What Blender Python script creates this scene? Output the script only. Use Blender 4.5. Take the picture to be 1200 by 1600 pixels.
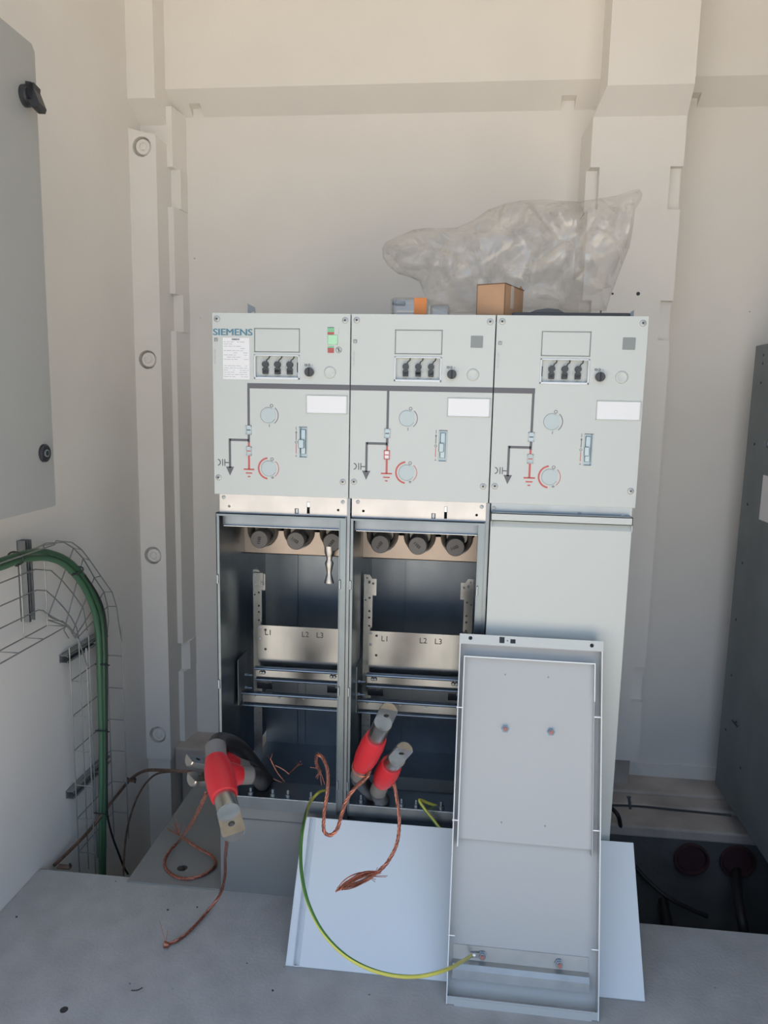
import bpy, bmesh, math, random
from mathutils import Vector, Matrix, noise
from mathutils.geometry import delaunay_2d_cdt
random.seed(7)
for o in list(bpy.data.objects): bpy.data.objects.remove(o)
C = bpy.context.scene.collection
SC = bpy.context.scene
PI = math.pi

# ------------------------------------------------------------------ camera, world, sun, exposure
CAM = Vector((0.5551, -1.6025, 1.2143))
CR = Vector((0.9942, 0.1055, 0.0203)); CU = Vector((-0.0357, 0.1461, 0.9886)); CF = Vector((-0.1013, 0.9836, -0.1490))
FPX = 1142.5
cd = bpy.data.cameras.new('camera'); cam = bpy.data.objects.new('camera', cd); C.objects.link(cam)
cd.sensor_fit = 'VERTICAL'; cd.sensor_height = 32.0; cd.lens = 32.0 * FPX / 1600.0
cd.clip_start = 0.02
cam.matrix_world = Matrix(((CR.x, CU.x, -CF.x, CAM.x), (CR.y, CU.y, -CF.y, CAM.y), (CR.z, CU.z, -CF.z, CAM.z), (0, 0, 0, 1)))
SC.camera = cam
w = bpy.data.worlds.new('sky'); SC.world = w; w.use_nodes = True
bg = w.node_tree.nodes['Background']; bg.inputs[0].default_value = (0.56, 0.735, 1.0, 1); bg.inputs[1].default_value = 0.80
sl = bpy.data.lights.new('sun', 'SUN'); sl.energy = 9.6; sl.angle = 0.01; sl.color = (1.0, 0.90, 0.76)
sun = bpy.data.objects.new('sun', sl); C.objects.link(sun)
sun.rotation_euler = Vector((0.55, 0.25, 0.80)).to_track_quat('Z', 'Y').to_euler()
SC.view_settings.view_transform = 'Standard'; SC.view_settings.look = 'None'
SC.view_settings.exposure = 0.78; SC.view_settings.gamma = 1; SC.view_settings.use_curve_mapping = False
SC.cycles.max_bounces = 10; SC.cycles.diffuse_bounces = 6; SC.cycles.transparent_max_bounces = 16

# measured positions: a sight line met with a plane of the room
def ray(x, y): return CF + CR * ((x - 600) / FPX) - CU * ((y - 800) / FPX)
def atY(x, y, Y): d = ray(x, y); return CAM + d * ((Y - CAM.y) / d.y)
def atX(x, y, X): d = ray(x, y); return CAM + d * ((X - CAM.x) / d.x)
def atZ(x, y, Z): d = ray(x, y); return CAM + d * ((Z - CAM.z) / d.z)
def atD(x, y, D): return CAM + ray(x, y) * D

# ------------------------------------------------------------------ materials
def mat(name, col, rough=0.5, metal=0.0, var=0.0, vscale=8.0, bump=0.0, bscale=60.0, spec=None, coat=0.0):
    m = bpy.data.materials.new(name); m.use_nodes = True; nt = m.node_tree; b = nt.nodes['Principled BSDF']
    b.inputs['Base Color'].default_value = (*col, 1); b.inputs['Roughness'].default_value = rough; b.inputs['Metallic'].default_value = metal
    if spec is not None: b.inputs['Specular IOR Level'].default_value = spec
    if coat: b.inputs['Coat Weight'].default_value = coat
    tc = nt.nodes.new('ShaderNodeTexCoord')
    if var:
        n = nt.nodes.new('ShaderNodeTexNoise'); n.inputs['Scale'].default_value = vscale; n.inputs['Detail'].default_value = 5
        nt.links.new(tc.outputs['Object'], n.inputs['Vector'])
        r = nt.nodes.new('ShaderNodeValToRGB'); r.color_ramp.elements[0].position = 0.3; r.color_ramp.elements[1].position = 0.7
        r.color_ramp.elements[0].color = (*[c * (1 - var) for c in col], 1); r.color_ramp.elements[1].color = (*[min(1, c * (1 + var)) for c in col], 1)
        nt.links.new(n.outputs['Fac'], r.inputs[0]); nt.links.new(r.outputs[0], b.inputs['Base Color'])
    if bump:
        n2 = nt.nodes.new('ShaderNodeTexNoise'); n2.inputs['Scale'].default_value = bscale; n2.inputs['Detail'].default_value = 6
        nt.links.new(tc.outputs['Object'], n2.inputs['Vector'])
        bp = nt.nodes.new('ShaderNodeBump'); bp.inputs['Strength'].default_value = bump; bp.inputs['Distance'].default_value = 0.004
        nt.links.new(n2.outputs['Fac'], bp.inputs['Height']); nt.links.new(bp.outputs[0], b.inputs['Normal'])
    return m
def specks(m, scale, size, dark):
    """small pits and dirt specks over a material"""
    nt = m.node_tree; b = nt.nodes['Principled BSDF']; src = b.inputs['Base Color'].links[0].from_socket
    tc = [n for n in nt.nodes if n.type == 'TEX_COORD'][0]
    v = nt.nodes.new('ShaderNodeTexVoronoi'); v.inputs['Scale'].default_value = scale; nt.links.new(tc.outputs['Object'], v.inputs['Vector'])
    lt = nt.nodes.new('ShaderNodeMath'); lt.operation = 'LESS_THAN'; lt.inputs[1].default_value = size; nt.links.new(v.outputs['Distance'], lt.inputs[0])
    sp = nt.nodes.new('ShaderNodeSeparateColor'); nt.links.new(v.outputs['Color'], sp.inputs[0])
    gt = nt.nodes.new('ShaderNodeMath'); gt.operation = 'GREATER_THAN'; gt.inputs[1].default_value = 0.72; nt.links.new(sp.outputs[0], gt.inputs[0])
    mu = nt.nodes.new('ShaderNodeMath'); mu.operation = 'MULTIPLY'; nt.links.new(lt.outputs[0], mu.inputs[0]); nt.links.new(gt.outputs[0], mu.inputs[1])
    mx = nt.nodes.new('ShaderNodeMix'); mx.data_type = 'RGBA'; nt.links.new(mu.outputs[0], mx.inputs['Factor'])
    nt.links.new(src, mx.inputs['A']); mx.inputs['B'].default_value = (*dark, 1); nt.links.new(mx.outputs['Result'], b.inputs['Base Color'])
M = {}
M['wall'] = mat('white_painted_concrete', (0.83, 0.80, 0.755), 0.8, var=0.03, vscale=3, bump=0.12, bscale=45)
specks(M['wall'], 9, 0.02, (0.35, 0.32, 0.28))
M['floor'] = mat('grey_concrete_slab', (0.40, 0.40, 0.405), 0.85, var=0.10, vscale=14, bump=0.35, bscale=150)
specks(M['floor'], 22, 0.05, (0.16, 0.16, 0.16))
M['pit'] = mat('shaded_pit_concrete', (0.11, 0.11, 0.112), 0.9, var=0.18, vscale=9, bump=0.6, bscale=60)  # concrete colour darkened to stand for the shade down in the pit
M['ledge'] = mat('stained_concrete', (0.50, 0.445, 0.405), 0.9, var=0.22, vscale=7, bump=0.5, bscale=70)
M['ground'] = mat('pale_gravel', (0.535, 0.49, 0.42), 0.95, var=0.1, vscale=3)
M['coat'] = mat('light_grey_powder_coat', (0.575, 0.60, 0.575), 0.42, var=0.01, vscale=2, bump=0.03, bscale=900)
M['inside'] = mat('grey_inside_coat', (0.49, 0.495, 0.49), 0.5, bump=0.03, bscale=700)
M['white'] = mat('white_powder_coat', (0.72, 0.76, 0.79), 0.38, bump=0.02, bscale=900)
M['cab'] = mat('grey_cabinet_paint', (0.40, 0.405, 0.39), 0.5, bump=0.03, bscale=500)
M['encl'] = mat('dull_zinc_sheet', (0.20, 0.225, 0.24), 0.5, 0.35, var=0.12, vscale=6)
def galv(name, col, rough):
    m = mat(name, col, rough, 0.95, var=0.07, vscale=18)
    nt = m.node_tree; b = nt.nodes['Principled BSDF']; n = nt.nodes.new('ShaderNodeTexNoise'); n.inputs['Scale'].default_value = 30; n.inputs['Detail'].default_value = 4
    tc = [x for x in nt.nodes if x.type == 'TEX_COORD'][0]; mp = nt.nodes.new('ShaderNodeMapping'); mp.inputs['Scale'].default_value = (1, 1, 0.12)
    nt.links.new(tc.outputs['Object'], mp.inputs[0]); nt.links.new(mp.outputs[0], n.inputs['Vector'])
    mr = nt.nodes.new('ShaderNodeMapRange'); mr.inputs['To Min'].default_value = rough - 0.06; mr.inputs['To Max'].default_value = rough + 0.08
    nt.links.new(n.outputs['Fac'], mr.inputs['Value']); nt.links.new(mr.outputs[0], b.inputs['Roughness']); return m
M['galv'] = galv('galvanised_steel', (0.33, 0.37, 0.405), 0.34)
M['galvb'] = galv('bright_galvanised_steel', (0.27, 0.285, 0.30), 0.22)
M['sheet'] = galv('blue_grey_zinc_sheet', (0.20, 0.24, 0.27), 0.36)
M['galvd'] = galv('dull_galvanised_steel', (0.25, 0.28, 0.31), 0.40)
M['strip'] = galv('polished_galvanised_strip', (0.50, 0.49, 0.485), 0.32)
M['plate'] = mat('grey_floor_plate', (0.27, 0.275, 0.27), 0.5, 0.2, var=0.08, vscale=5)
M['edge'] = mat('cut_steel_edge', (0.80, 0.83, 0.85), 0.25, 0.8)
M['zinc'] = mat('zinc_plated_screw', (0.72, 0.73, 0.72), 0.28, 0.9)
M['scr'] = mat('dull_screw_head', (0.52, 0.53, 0.52), 0.42, 0.45)
M['rail'] = mat('grey_zinc_rail', (0.36, 0.38, 0.39), 0.36, 0.6, var=0.08, vscale=25)
M['rim'] = mat('edge_highlight_coat', (0.80, 0.82, 0.82), 0.3)  # pale colour paints the light caught along the cover edges
M['brk'] = mat('weathered_zinc_bracket', (0.30, 0.31, 0.31), 0.5, 0.4)
M['tin'] = mat('tinned_lug_metal', (0.46, 0.445, 0.41), 0.26, 0.95, var=0.1, vscale=60)
M['tinb'] = mat('bare_lug_cut', (0.86, 0.83, 0.74), 0.2, 0.9)
M['dark'] = mat('dark_grey_print', (0.10, 0.10, 0.11), 0.5)
M['bus'] = mat('anthracite_mimic_print', (0.13, 0.13, 0.145), 0.5)
M['black'] = mat('black_plastic', (0.03, 0.032, 0.036), 0.45)
M['knob'] = mat('dark_grey_plastic', (0.055, 0.06, 0.065), 0.45)
M['red'] = mat('red_mimic_print', (0.55, 0.12, 0.11), 0.5)
M['sleeve'] = mat('red_heat_shrink', (0.58, 0.022, 0.032), 0.42, bump=0.05, bscale=120)
M['jacket'] = mat('grey_insulation', (0.16, 0.15, 0.145), 0.6)
M['jackb'] = mat('black_cable_sheath', (0.022, 0.020, 0.022), 0.5)
M['copper'] = mat('stranded_copper', (0.42, 0.17, 0.12), 0.34, 0.8, var=0.35, vscale=260)
M['copperd'] = mat('aged_copper', (0.20, 0.13, 0.10), 0.5, 0.5, var=0.3, vscale=60)
M['teal'] = mat('teal_lettering', (0.10, 0.24, 0.32), 0.5)
M['paper'] = mat('white_paper_label', (0.82, 0.82, 0.83), 0.6)
M['print'] = mat('faint_grey_print', (0.45, 0.46, 0.47), 0.6)
M['sock'] = mat('pale_socket_cover', (0.50, 0.57, 0.58), 0.35)
M['sockline'] = mat('socket_outline', (0.24, 0.26, 0.26), 0.5)
M['blank'] = mat('grey_blanking_plug', (0.25, 0.27, 0.27), 0.45)
M['green'] = mat('green_indicator', (0.22, 0.55, 0.30), 0.35)
M['greenp'] = mat('pale_green_indicator', (0.45, 0.75, 0.50), 0.3)
M['studred'] = mat('pink_red_lock_paint', (0.42, 0.17, 0.14), 0.5)
M['redi'] = mat('dark_red_indicator', (0.45, 0.10, 0.09), 0.4)
M['slotm'] = mat('slot_steel', (0.42, 0.50, 0.52), 0.3, 0.6)
M['conduit'] = mat('green_cable_sheath', (0.045, 0.115, 0.06), 0.4)
M['conduit2'] = mat('pale_green_cable_sheath', (0.085, 0.185, 0.105), 0.4)
M['wire'] = mat('tray_zinc_wire', (0.36, 0.37, 0.36), 0.45, 0.6)
M['card'] = mat('brown_cardboard', (0.46, 0.28, 0.17), 0.8, var=0.04, vscale=20)
M['cardd'] = mat('cardboard_edge', (0.16, 0.09, 0.05), 0.8)
M['tape'] = mat('clear_packing_tape', (0.55, 0.48, 0.42), 0.25)
M['orange'] = mat('orange_label', (0.75, 0.25, 0.06), 0.5)
M['bush'] = mat('glossy_bushing_rubber', (0.17, 0.15, 0.13), 0.10, coat=0.5)
M['cap'] = mat('grey_bushing_cap', (0.20, 0.19, 0.18), 0.5)
M['bracketw'] = mat('reflection_tinted_zinc', (0.34, 0.285, 0.245), 0.34, 0.75, var=0.05, vscale=20)  # warm tint stands in for the reflection of sunlit ground
M['redduct'] = mat('dull_red_duct', (0.060, 0.026, 0.030), 0.7)
M['debris'] = mat('dark_debris', (0.06, 0.06, 0.06), 0.9)
def gy_material():
    m = mat('green_yellow_insulation', (0.3, 0.4, 0.1), 0.4); nt = m.node_tree; b = nt.nodes['Principled BSDF']
    uv = nt.nodes.new('ShaderNodeUVMap'); uv.uv_map = 'round'; sp = nt.nodes.new('ShaderNodeSeparateXYZ'); nt.links.new(uv.outputs[0], sp.inputs[0])
    ml = nt.nodes.new('ShaderNodeMath'); ml.operation = 'MULTIPLY'; ml.inputs[1].default_value = 1.2; nt.links.new(sp.outputs[1], ml.inputs[0])
    ad = nt.nodes.new('ShaderNodeMath'); ad.operation = 'ADD'; nt.links.new(sp.outputs[0], ad.inputs[0]); nt.links.new(ml.outputs[0], ad.inputs[1])
    fr = nt.nodes.new('ShaderNodeMath'); fr.operation = 'FRACT'; nt.links.new(ad.outputs[0], fr.inputs[0])
    gt = nt.nodes.new('ShaderNodeMath'); gt.operation = 'GREATER_THAN'; gt.inputs[1].default_value = 0.45; nt.links.new(fr.outputs[0], gt.inputs[0])
    mx = nt.nodes.new('ShaderNodeMix'); mx.data_type = 'RGBA'; nt.links.new(gt.outputs[0], mx.inputs['Factor'])
    mx.inputs['A'].default_value = (0.06, 0.19, 0.04, 1); mx.inputs['B'].default_value = (0.58, 0.55, 0.10, 1); nt.links.new(mx.outputs['Result'], b.inputs['Base Color'])
    return m
M['gy'] = gy_material()
def film(name, alpha, gloss, tint, diff):
    m = bpy.data.materials.new(name); m.use_nodes = True; nt = m.node_tree; nt.nodes.clear()
    out = nt.nodes.new('ShaderNodeOutputMaterial'); tr = nt.nodes.new('ShaderNodeBsdfTransparent'); tr.inputs[0].default_value = (*tint, 1)
    g = nt.nodes.new('ShaderNodeBsdfGlossy'); g.inputs['Roughness'].default_value = 0.08; g.inputs['Color'].default_value = (0.9, 0.9, 0.9, 1)
    d = nt.nodes.new('ShaderNodeBsdfDiffuse'); d.inputs['Color'].default_value = (*diff, 1)
    lw = nt.nodes.new('ShaderNodeLayerWeight'); lw.inputs['Blend'].default_value = 0.30
    if name.endswith('film'):
        tc = nt.nodes.new('ShaderNodeTexCoord'); nz = nt.nodes.new('ShaderNodeTexNoise'); nz.inputs['Scale'].default_value = 5; nt.links.new(tc.outputs['Object'], nz.inputs['Vector'])
        mx = nt.nodes.new('ShaderNodeMix'); mx.data_type = 'RGBA'; mx.inputs['Factor'].default_value = 0.10; nt.links.new(tc.outputs['Object'], mx.inputs['A']); nt.links.new(nz.outputs['Color'], mx.inputs['B'])
        prev = None
        for sc_, st2 in ((4.5, 0.85), (13, 0.22)):
            vo = nt.nodes.new('ShaderNodeTexVoronoi'); vo.feature = 'DISTANCE_TO_EDGE'; vo.inputs['Scale'].default_value = sc_; nt.links.new(mx.outputs['Result'], vo.inputs['Vector'])
            bp = nt.nodes.new('ShaderNodeBump'); bp.inputs['Strength'].default_value = st2; bp.inputs['Distance'].default_value = 0.08 if sc_ == 4.5 else 0.03; nt.links.new(vo.outputs['Distance'], bp.inputs['Height'])
            if prev: nt.links.new(prev.outputs[0], bp.inputs['Normal'])
            prev = bp
        for nd in (g, d, lw): nt.links.new(prev.outputs[0], nd.inputs['Normal'])
    mr = nt.nodes.new('ShaderNodeMapRange'); mr.inputs['To Min'].default_value = gloss; mr.inputs['To Max'].default_value = min(1, gloss + 0.45)
    nt.links.new(lw.outputs['Facing'], mr.inputs['Value'])
    a = nt.nodes.new('ShaderNodeMixShader'); a.inputs[0].default_value = alpha; nt.links.new(tr.outputs[0], a.inputs[1]); nt.links.new(d.outputs[0], a.inputs[2])
    b = nt.nodes.new('ShaderNodeMixShader'); nt.links.new(mr.outputs[0], b.inputs[0]); nt.links.new(a.outputs[0], b.inputs[1]); nt.links.new(g.outputs[0], b.inputs[2])
    nt.links.new(b.outputs[0], out.inputs[0]); return m
M['film'] = film('clear_plastic_film', 0.09, 0.06, (0.985, 0.98, 0.975), (0.80, 0.77, 0.73))
M['clear'] = film('clear_moulded_plastic', 0.10, 0.08, (0.90, 0.90, 0.90), (0.5, 0.5, 0.48))

# ------------------------------------------------------------------ mesh helpers
class MB:
    def __init__(s): s.bm = bmesh.new(); s.uv = s.bm.loops.layers.uv.new('round')
    def box(s, x0, x1, y0, y1, z0, z1, bev=0.0, seg=1):
        if x0 > x1: x0, x1 = x1, x0
        if y0 > y1: y0, y1 = y1, y0
        if z0 > z1: z0, z1 = z1, z0
        r = bmesh.ops.create_cube(s.bm, size=1); vs = r['verts']
        for v in vs: v.co = Vector(((x0 + x1) / 2 + v.co.x * (x1 - x0), (y0 + y1) / 2 + v.co.y * (y1 - y0), (z0 + z1) / 2 + v.co.z * (z1 - z0)))
        if bev:
            es = list({e for v in vs for e in v.link_edges}); bmesh.ops.bevel(s.bm, geom=es, offset=bev, segments=seg, affect='EDGES', profile=0.5)
        return s
    def prism(s, pts, a, b, axis='y', T=None):
        """extrude polygon pts (2-D) between a and b along axis"""
        def P(p, t):
            if axis == 'y': v = Vector((p[0], t, p[1]))
            elif axis == 'x': v = Vector((t, p[0], p[1]))
            else: v = Vector((p[0], p[1], t))
            return T @ v if T else v
        A = [s.bm.verts.new(P(p, a)) for p in pts]; B = [s.bm.verts.new(P(p, b)) for p in pts]; n = len(pts); fs = []
        fs.append(s.bm.faces.new(A)); fs.append(s.bm.faces.new(B[::-1]))
        for i in range(n): fs.append(s.bm.faces.new((A[i], A[(i + 1) % n], B[(i + 1) % n], B[i])))
        bmesh.ops.recalc_face_normals(s.bm, faces=fs); return s
    def lathe(s, p0, p1, prof, seg=24, caps=True):
        """prof: list of (t along p0->p1 in metres, radius)"""
        p0 = Vector(p0); ax = (Vector(p1) - p0).normalized(); q = ax.to_track_quat('Z', 'Y'); X = q @ Vector((1, 0, 0)); Y = q @ Vector((0, 1, 0))
        rings = []
        for t, r in prof: rings.append([s.bm.verts.new(p0 + ax * t + (X * math.cos(2 * PI * k / seg) + Y * math.sin(2 * PI * k / seg)) * max(r, 1e-5)) for k in range(seg)])
        fs = []
        for a, b in zip(rings, rings[1:]):
            for k in range(seg): fs.append(s.bm.faces.new((a[k], a[(k + 1) % seg], b[(k + 1) % seg], b[k])))
        if caps: fs.append(s.bm.faces.new(rings[0][::-1])); fs.append(s.bm.faces.new(rings[-1]))
        bmesh.ops.recalc_face_normals(s.bm, faces=fs); return s
    def cyl(s, p0, p1, r, seg=16, bev=0.0):
        L = (Vector(p1) - Vector(p0)).length
        pr = [(0, r), (L, r)] if not bev else [(0, r - bev), (bev, r), (L - bev, r), (L, r - bev)]
        return s.lathe(p0, p1, pr, seg)
    def tube(s, pts, r, seg=8, smooth=True, n=6, rad=None):
        pts = [Vector(p) for p in pts]
        if smooth and len(pts) > 2: pts = spline(pts, n)
        m = len(pts); tan = [((pts[min(i + 1, m - 1)] - pts[max(i - 1, 0)]).normalized()) for i in range(m)]
        up = Vector((0, 0, 1)) if abs(tan[0].z) < 0.9 else Vector((1, 0, 0)); nx = tan[0].cross(up).normalized(); rings = []; d = 0; ds = []
        for i in range(m):
            nx = (nx - tan[i] * nx.dot(tan[i])).normalized(); ny = tan[i].cross(nx); rr = r if rad is None else rad(i / (m - 1))
            rings.append([s.bm.verts.new(pts[i] + (nx * math.cos(2 * PI * k / seg) + ny * math.sin(2 * PI * k / seg)) * rr) for k in range(seg)])
            if i: d += (pts[i] - pts[i - 1]).length
            ds.append(d)
        fs = []
        for i in range(m - 1):
            for k in range(seg):
                f = s.bm.faces.new((rings[i][k], rings[i][(k + 1) % seg], rings[i + 1][(k + 1) % seg], rings[i + 1][k])); fs.append(f)
                for l, uvv in zip(f.loops, ((k / seg, ds[i]), ((k + 1) / seg, ds[i]), ((k + 1) / seg, ds[i + 1]), (k / seg, ds[i + 1]))): l[s.uv].uv = uvv
        fs.append(s.bm.faces.new(rings[0][::-1])); fs.append(s.bm.faces.new(rings[-1]))
        bmesh.ops.recalc_face_normals(s.bm, faces=fs); return s
    def arc(s, cx, cz, r0, r1, a0, a1, y0, y1, n=20):
        """arc band in the XZ plane"""
        k = [math.radians(a0 + (a1 - a0) * i / n) for i in range(n + 1)]
        o = [(cx + r1 * math.cos(t), cz + r1 * math.sin(t)) for t in k]; i_ = [(cx + r0 * math.cos(t), cz + r0 * math.sin(t)) for t in k]
        for j in range(n): s.prism([i_[j], o[j], o[j + 1], i_[j + 1]], y0, y1)
        return s
    def mesh(s, name, m, smooth=False):
        me = bpy.data.meshes.new(name); s.bm.to_mesh(me); s.bm.free()
        for mm in (m if isinstance(m, (list, tuple)) else [m]): me.materials.append(mm)
        if smooth: me.shade_smooth() if hasattr(me, 'shade_smooth') else None
        return me
    def build(s, name, m, parent=None, smooth=False, shift=None, T=None):
        if shift is not None: bmesh.ops.translate(s.bm, verts=s.bm.verts, vec=-Vector(shift))
        if T is not None: bmesh.ops.transform(s.bm, matrix=T, verts=s.bm.verts)
        me = s.mesh(name, m, smooth)
        if smooth:
            me.polygons.foreach_set('use_smooth', [True] * len(me.polygons))
            try: me.set_sharp_from_angle(angle=math.radians(38))
            except Exception: pass
        o = bpy.data.objects.new(name, me); C.objects.link(o); o.parent = parent; return o
def spline(pts, n):
    out = []; P = [pts[0]] + list(pts) + [pts[-1]]
    for i in range(1, len(P) - 2):
        for k in range(n):
            t = k / n; a, b, c, d = P[i - 1], P[i], P[i + 1], P[i + 2]
            out.append(0.5 * ((2 * b) + (c - a) * t + (2 * a - 5 * b + 4 * c - d) * t * t + (3 * b - a - 3 * c + d) * t ** 3))
    out.append(pts[-1]); return out
def carve(o, cut):
    co = cut.build('cutter', M['dark']); co.matrix_world = Matrix.Identity(4)
    par, mw = o.parent, o.location.copy(); o.parent = None
    md = o.modifiers.new('b', 'BOOLEAN'); md.operation = 'DIFFERENCE'; md.object = co; md.solver = 'EXACT'
    bpy.context.view_layer.update(); dg = bpy.context.evaluated_depsgraph_get(); dg.update()
    me = bpy.data.meshes.new_from_object(o.evaluated_get(dg)); o.modifiers.clear(); old = o.data; o.data = me; me.name = o.name
    bpy.data.meshes.remove(old); d = co.data; bpy.data.objects.remove(co); bpy.data.meshes.remove(d); o.parent = par
    while len(me.materials) > 1: me.materials.pop()
    return o
def bevmod(o, wd=0.001, seg=2):
    md = o.modifiers.new('bevel', 'BEVEL'); md.width = wd; md.segments = seg; md.limit_method = 'ANGLE'; md.angle_limit = math.radians(40); return o
def text(name, s, size, m, parent, T, depth=0.0004, bold=0.0, sx=1.0):
    cu = bpy.data.curves.new(name, 'FONT'); cu.body = s; cu.size = size; cu.extrude = depth; cu.offset = bold; cu.resolution_u = 3
    t = bpy.data.objects.new(name, cu); C.objects.link(t); bpy.context.view_layer.update()
    dg = bpy.context.evaluated_depsgraph_get(); me = bpy.data.meshes.new_from_object(t.evaluated_get(dg)); bpy.data.objects.remove(t); bpy.data.curves.remove(cu)
    me.name = name; me.transform(T @ Matrix.Diagonal((sx, 1, 1, 1))); me.materials.clear(); me.materials.append(m)
    o = bpy.data.objects.new(name, me); C.objects.link(o); o.parent = parent; return o
def front(x, y, z, rot=0): return Matrix.Translation((x, y, z)) @ Matrix.Rotation(PI / 2, 4, 'X') @ Matrix.Rotation(rot, 4, 'Z')
def tag(o, label, cat, group=None):
    o['label'] = label; o['category'] = cat
    if group: o['group'] = group
    return o
def thing(name, label, cat, loc=(0, 0, 0), group=None):
    o = bpy.data.objects.new(name, None); C.objects.link(o); o.location = loc; o.empty_display_size = 0.05; return tag(o, label, cat, group)
def struct(o): o['kind'] = 'structure'; return o

# ------------------------------------------------------------------ the setting
XL = -0.493; YB = 0.86; FR = -1.0
g = MB(); g.box(-14, 14, -22, 14, -0.62, -0.55); struct(g.build('ground', M['ground']))
# station floor: slab in front, pit behind it, ledge at the back
f = MB(); f.box(XL, 2.0, FR, 0.0335, -0.12, 0.0); fl = struct(f.build('floor', M['floor'])); bevmod(fl, 0.004)
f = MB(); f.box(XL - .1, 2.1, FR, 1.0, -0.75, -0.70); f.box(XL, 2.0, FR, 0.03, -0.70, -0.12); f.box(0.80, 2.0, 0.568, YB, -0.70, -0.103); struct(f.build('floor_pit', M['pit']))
f = MB(); f.box(0.80, 2.0, 0.745, YB, -0.11, -0.050); f.box(0.80, 2.0, 0.675, 0.745, -0.11, -0.058); f.box(0.80, 2.0, 0.565, 0.675, -0.105, -0.070); f.box(0.88, 1.162, 0.79, YB, -0.055, 0.0835)
f.box(-0.405, 0.80, 0.72, YB, -0.085, 0.0); f.box(-0.405, 0.80, 0.78, YB, -0.7, -0.085)
led = struct(f.build('floor_ledge', M['ledge'])); bevmod(led, 0.006)
f = MB(); f.box(XL - 0.12, XL, FR, 1.0, -0.75, 2.75); struct(f.build('wall_left', M['wall']))
f = MB(); f.box(2.0, 2.12, FR, 1.0, -0.75, 2.75); struct(f.build('wall_right', M['wall']))
f = MB(); f.box(1.45, 2.12, FR - .02, FR + .08, -.75, 2.75); f.box(XL - .12, 1.45, FR - .02, FR + .08, 2.45, 2.75); struct(f.build('wall_light_block', M['wall']))  # unseen front wall pieces added to keep light off the left wall
f = MB(); f.box(XL - 0.12, 2.12, FR, 1.0, 2.75, 2.87); struct(f.build('ceiling', M['wall']))
f = MB(); f.box(XL - 0.1, 2.1, YB, 1.0, -0.75, 2.8); wb = struct(f.build('wall_back', M['wall']))
# lintel over the recessed bays
def lintel(x0, x1, notches):
    f = MB(); xs = sorted([x0, x1] + [v for n in notches for v in n])
    for a, b in zip(xs, xs[1:]):
        if any(abs(a - n[0]) < 1e-6 for n in notches): pr = [(YB + .01, 2.143), (0.8175, 2.143), (0.775, 2.170), (0.775, 2.79), (YB + .01, 2.79)]
        else: pr = [(YB + .01, 2.111), (0.86, 2.116), (0.775, 2.170), (0.775, 2.79), (YB + .01, 2.79)]
        f.prism(pr, a, b, 'x')
    return f
struct(lintel(-0.42, 0.94, [(-0.348, -0.312), (0.822, 0.866)]).build('trim_1', M['wall']))
struct(lintel(1.14, 2.0, [(1.19, 1.23)]).build('trim_2', M['wall']))
# corner column on the left, its front face carries the round plugs
f = MB(); f.prism([(XL - .01, -.03), (-0.4065, -.03), (-0.4065, 2.006), (XL - .01, 2.030)], 0.69, YB + .01); f.box(XL - .01, -0.413, 0.70, YB + .01, -0.72, -0.03)
col = f.build('trim_3', M['wall']); struct(col)
PLUG = [(226, 229), (235, 562), (240, 868), (247, 1148)]
cut = MB()
for x, y in PLUG:
    p = atY(x, y, 0.69); p.x = -0.4485; cut.cyl((p.x - .003, 0.66, p.z), (p.x - .003, 0.716, p.z), 0.0295, 28)
carve(col, cut)
f = MB(); f.prism([(0.778, 1.95), (0.778, 2.0645), (0.69, 2.112), (0.69, 2.79), (YB + .01, 2.79), (YB + .01, 1.95)], XL - .01, -0.4065, 'x'); struct(f.build('trim_4', M['wall']))
# stepped rebate between column and bay, with mould pockets
f = MB(); zs = [0.0]
for y0, y1 in ((1003, 1047), (460, 518), (263, 325)):
    zs += [atY(280, y1, 0.79).z, atY(280, y0, 0.79).z]
zs.append(2.12)
for i in range(len(zs) - 1):
    if i % 2 == 0: f.prism([(-0.41, YB + .01), (-0.41, 0.775), (-0.388, 0.775), (-0.372, YB + .01)], zs[i], zs[i + 1], 'z')
    else: f.prism([(-0.41, YB + .01), (-0.41, 0.805), (-0.374, 0.805), (-0.372, YB + .01)], zs[i], zs[i + 1], 'z')
struct(f.build('trim_5', M['wall']))
# broad pilaster on the right
f = MB(); NR = [(1045, 1100), (470, 532), (260, 327)]; zs = [0.083]
for y0, y1 in NR: zs += [atY(1045, y1, 0.69).z, atY(1045, y0, 0.69).z]
zs.append(2.035)
for i in range(len(zs) - 1):
    if i % 2 == 0: f.prism([(0.892, YB + .01), (0.899, 0.69), (1.160, 0.69), (1.160, YB + .01)], zs[i], zs[i + 1], 'z')
    else: f.prism([(0.892, YB + .01), (0.893, 0.725), (0.926, 0.725), (0.926, 0.69), (1.124, 0.69), (1.124, 0.712), (1.160, 0.712), (1.160, YB + .01)], zs[i], zs[i + 1], 'z')
pil = struct(f.build('trim_6', M['wall']))
f = MB()
def pv(x, y, z): return f.bm.verts.new((x, y, z))
lo = [pv(.899, .69, 2.034), pv(1.160, .69, 2.034), pv(1.160, .87, 2.034), pv(.892, .87, 2.034)]; mi = [pv(.922, .62, 2.090), pv(1.155, .62, 2.090), pv(1.160, .87, 2.090), pv(.930, .87, 2.090)]; hi = [pv(.922, .62, 2.79), pv(1.155, .62, 2.79), pv(1.160, .87, 2.79), pv(.930, .87, 2.79)]
for q0, q1 in ((lo, mi), (mi, hi)):
    for k in range(4): f.bm.faces.new((q0[k], q0[(k + 1) % 4], q1[(k + 1) % 4], q1[k]))
f.bm.faces.new(lo[::-1]); f.bm.faces.new(hi); bmesh.ops.recalc_face_normals(f.bm, faces=f.bm.faces)
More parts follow.
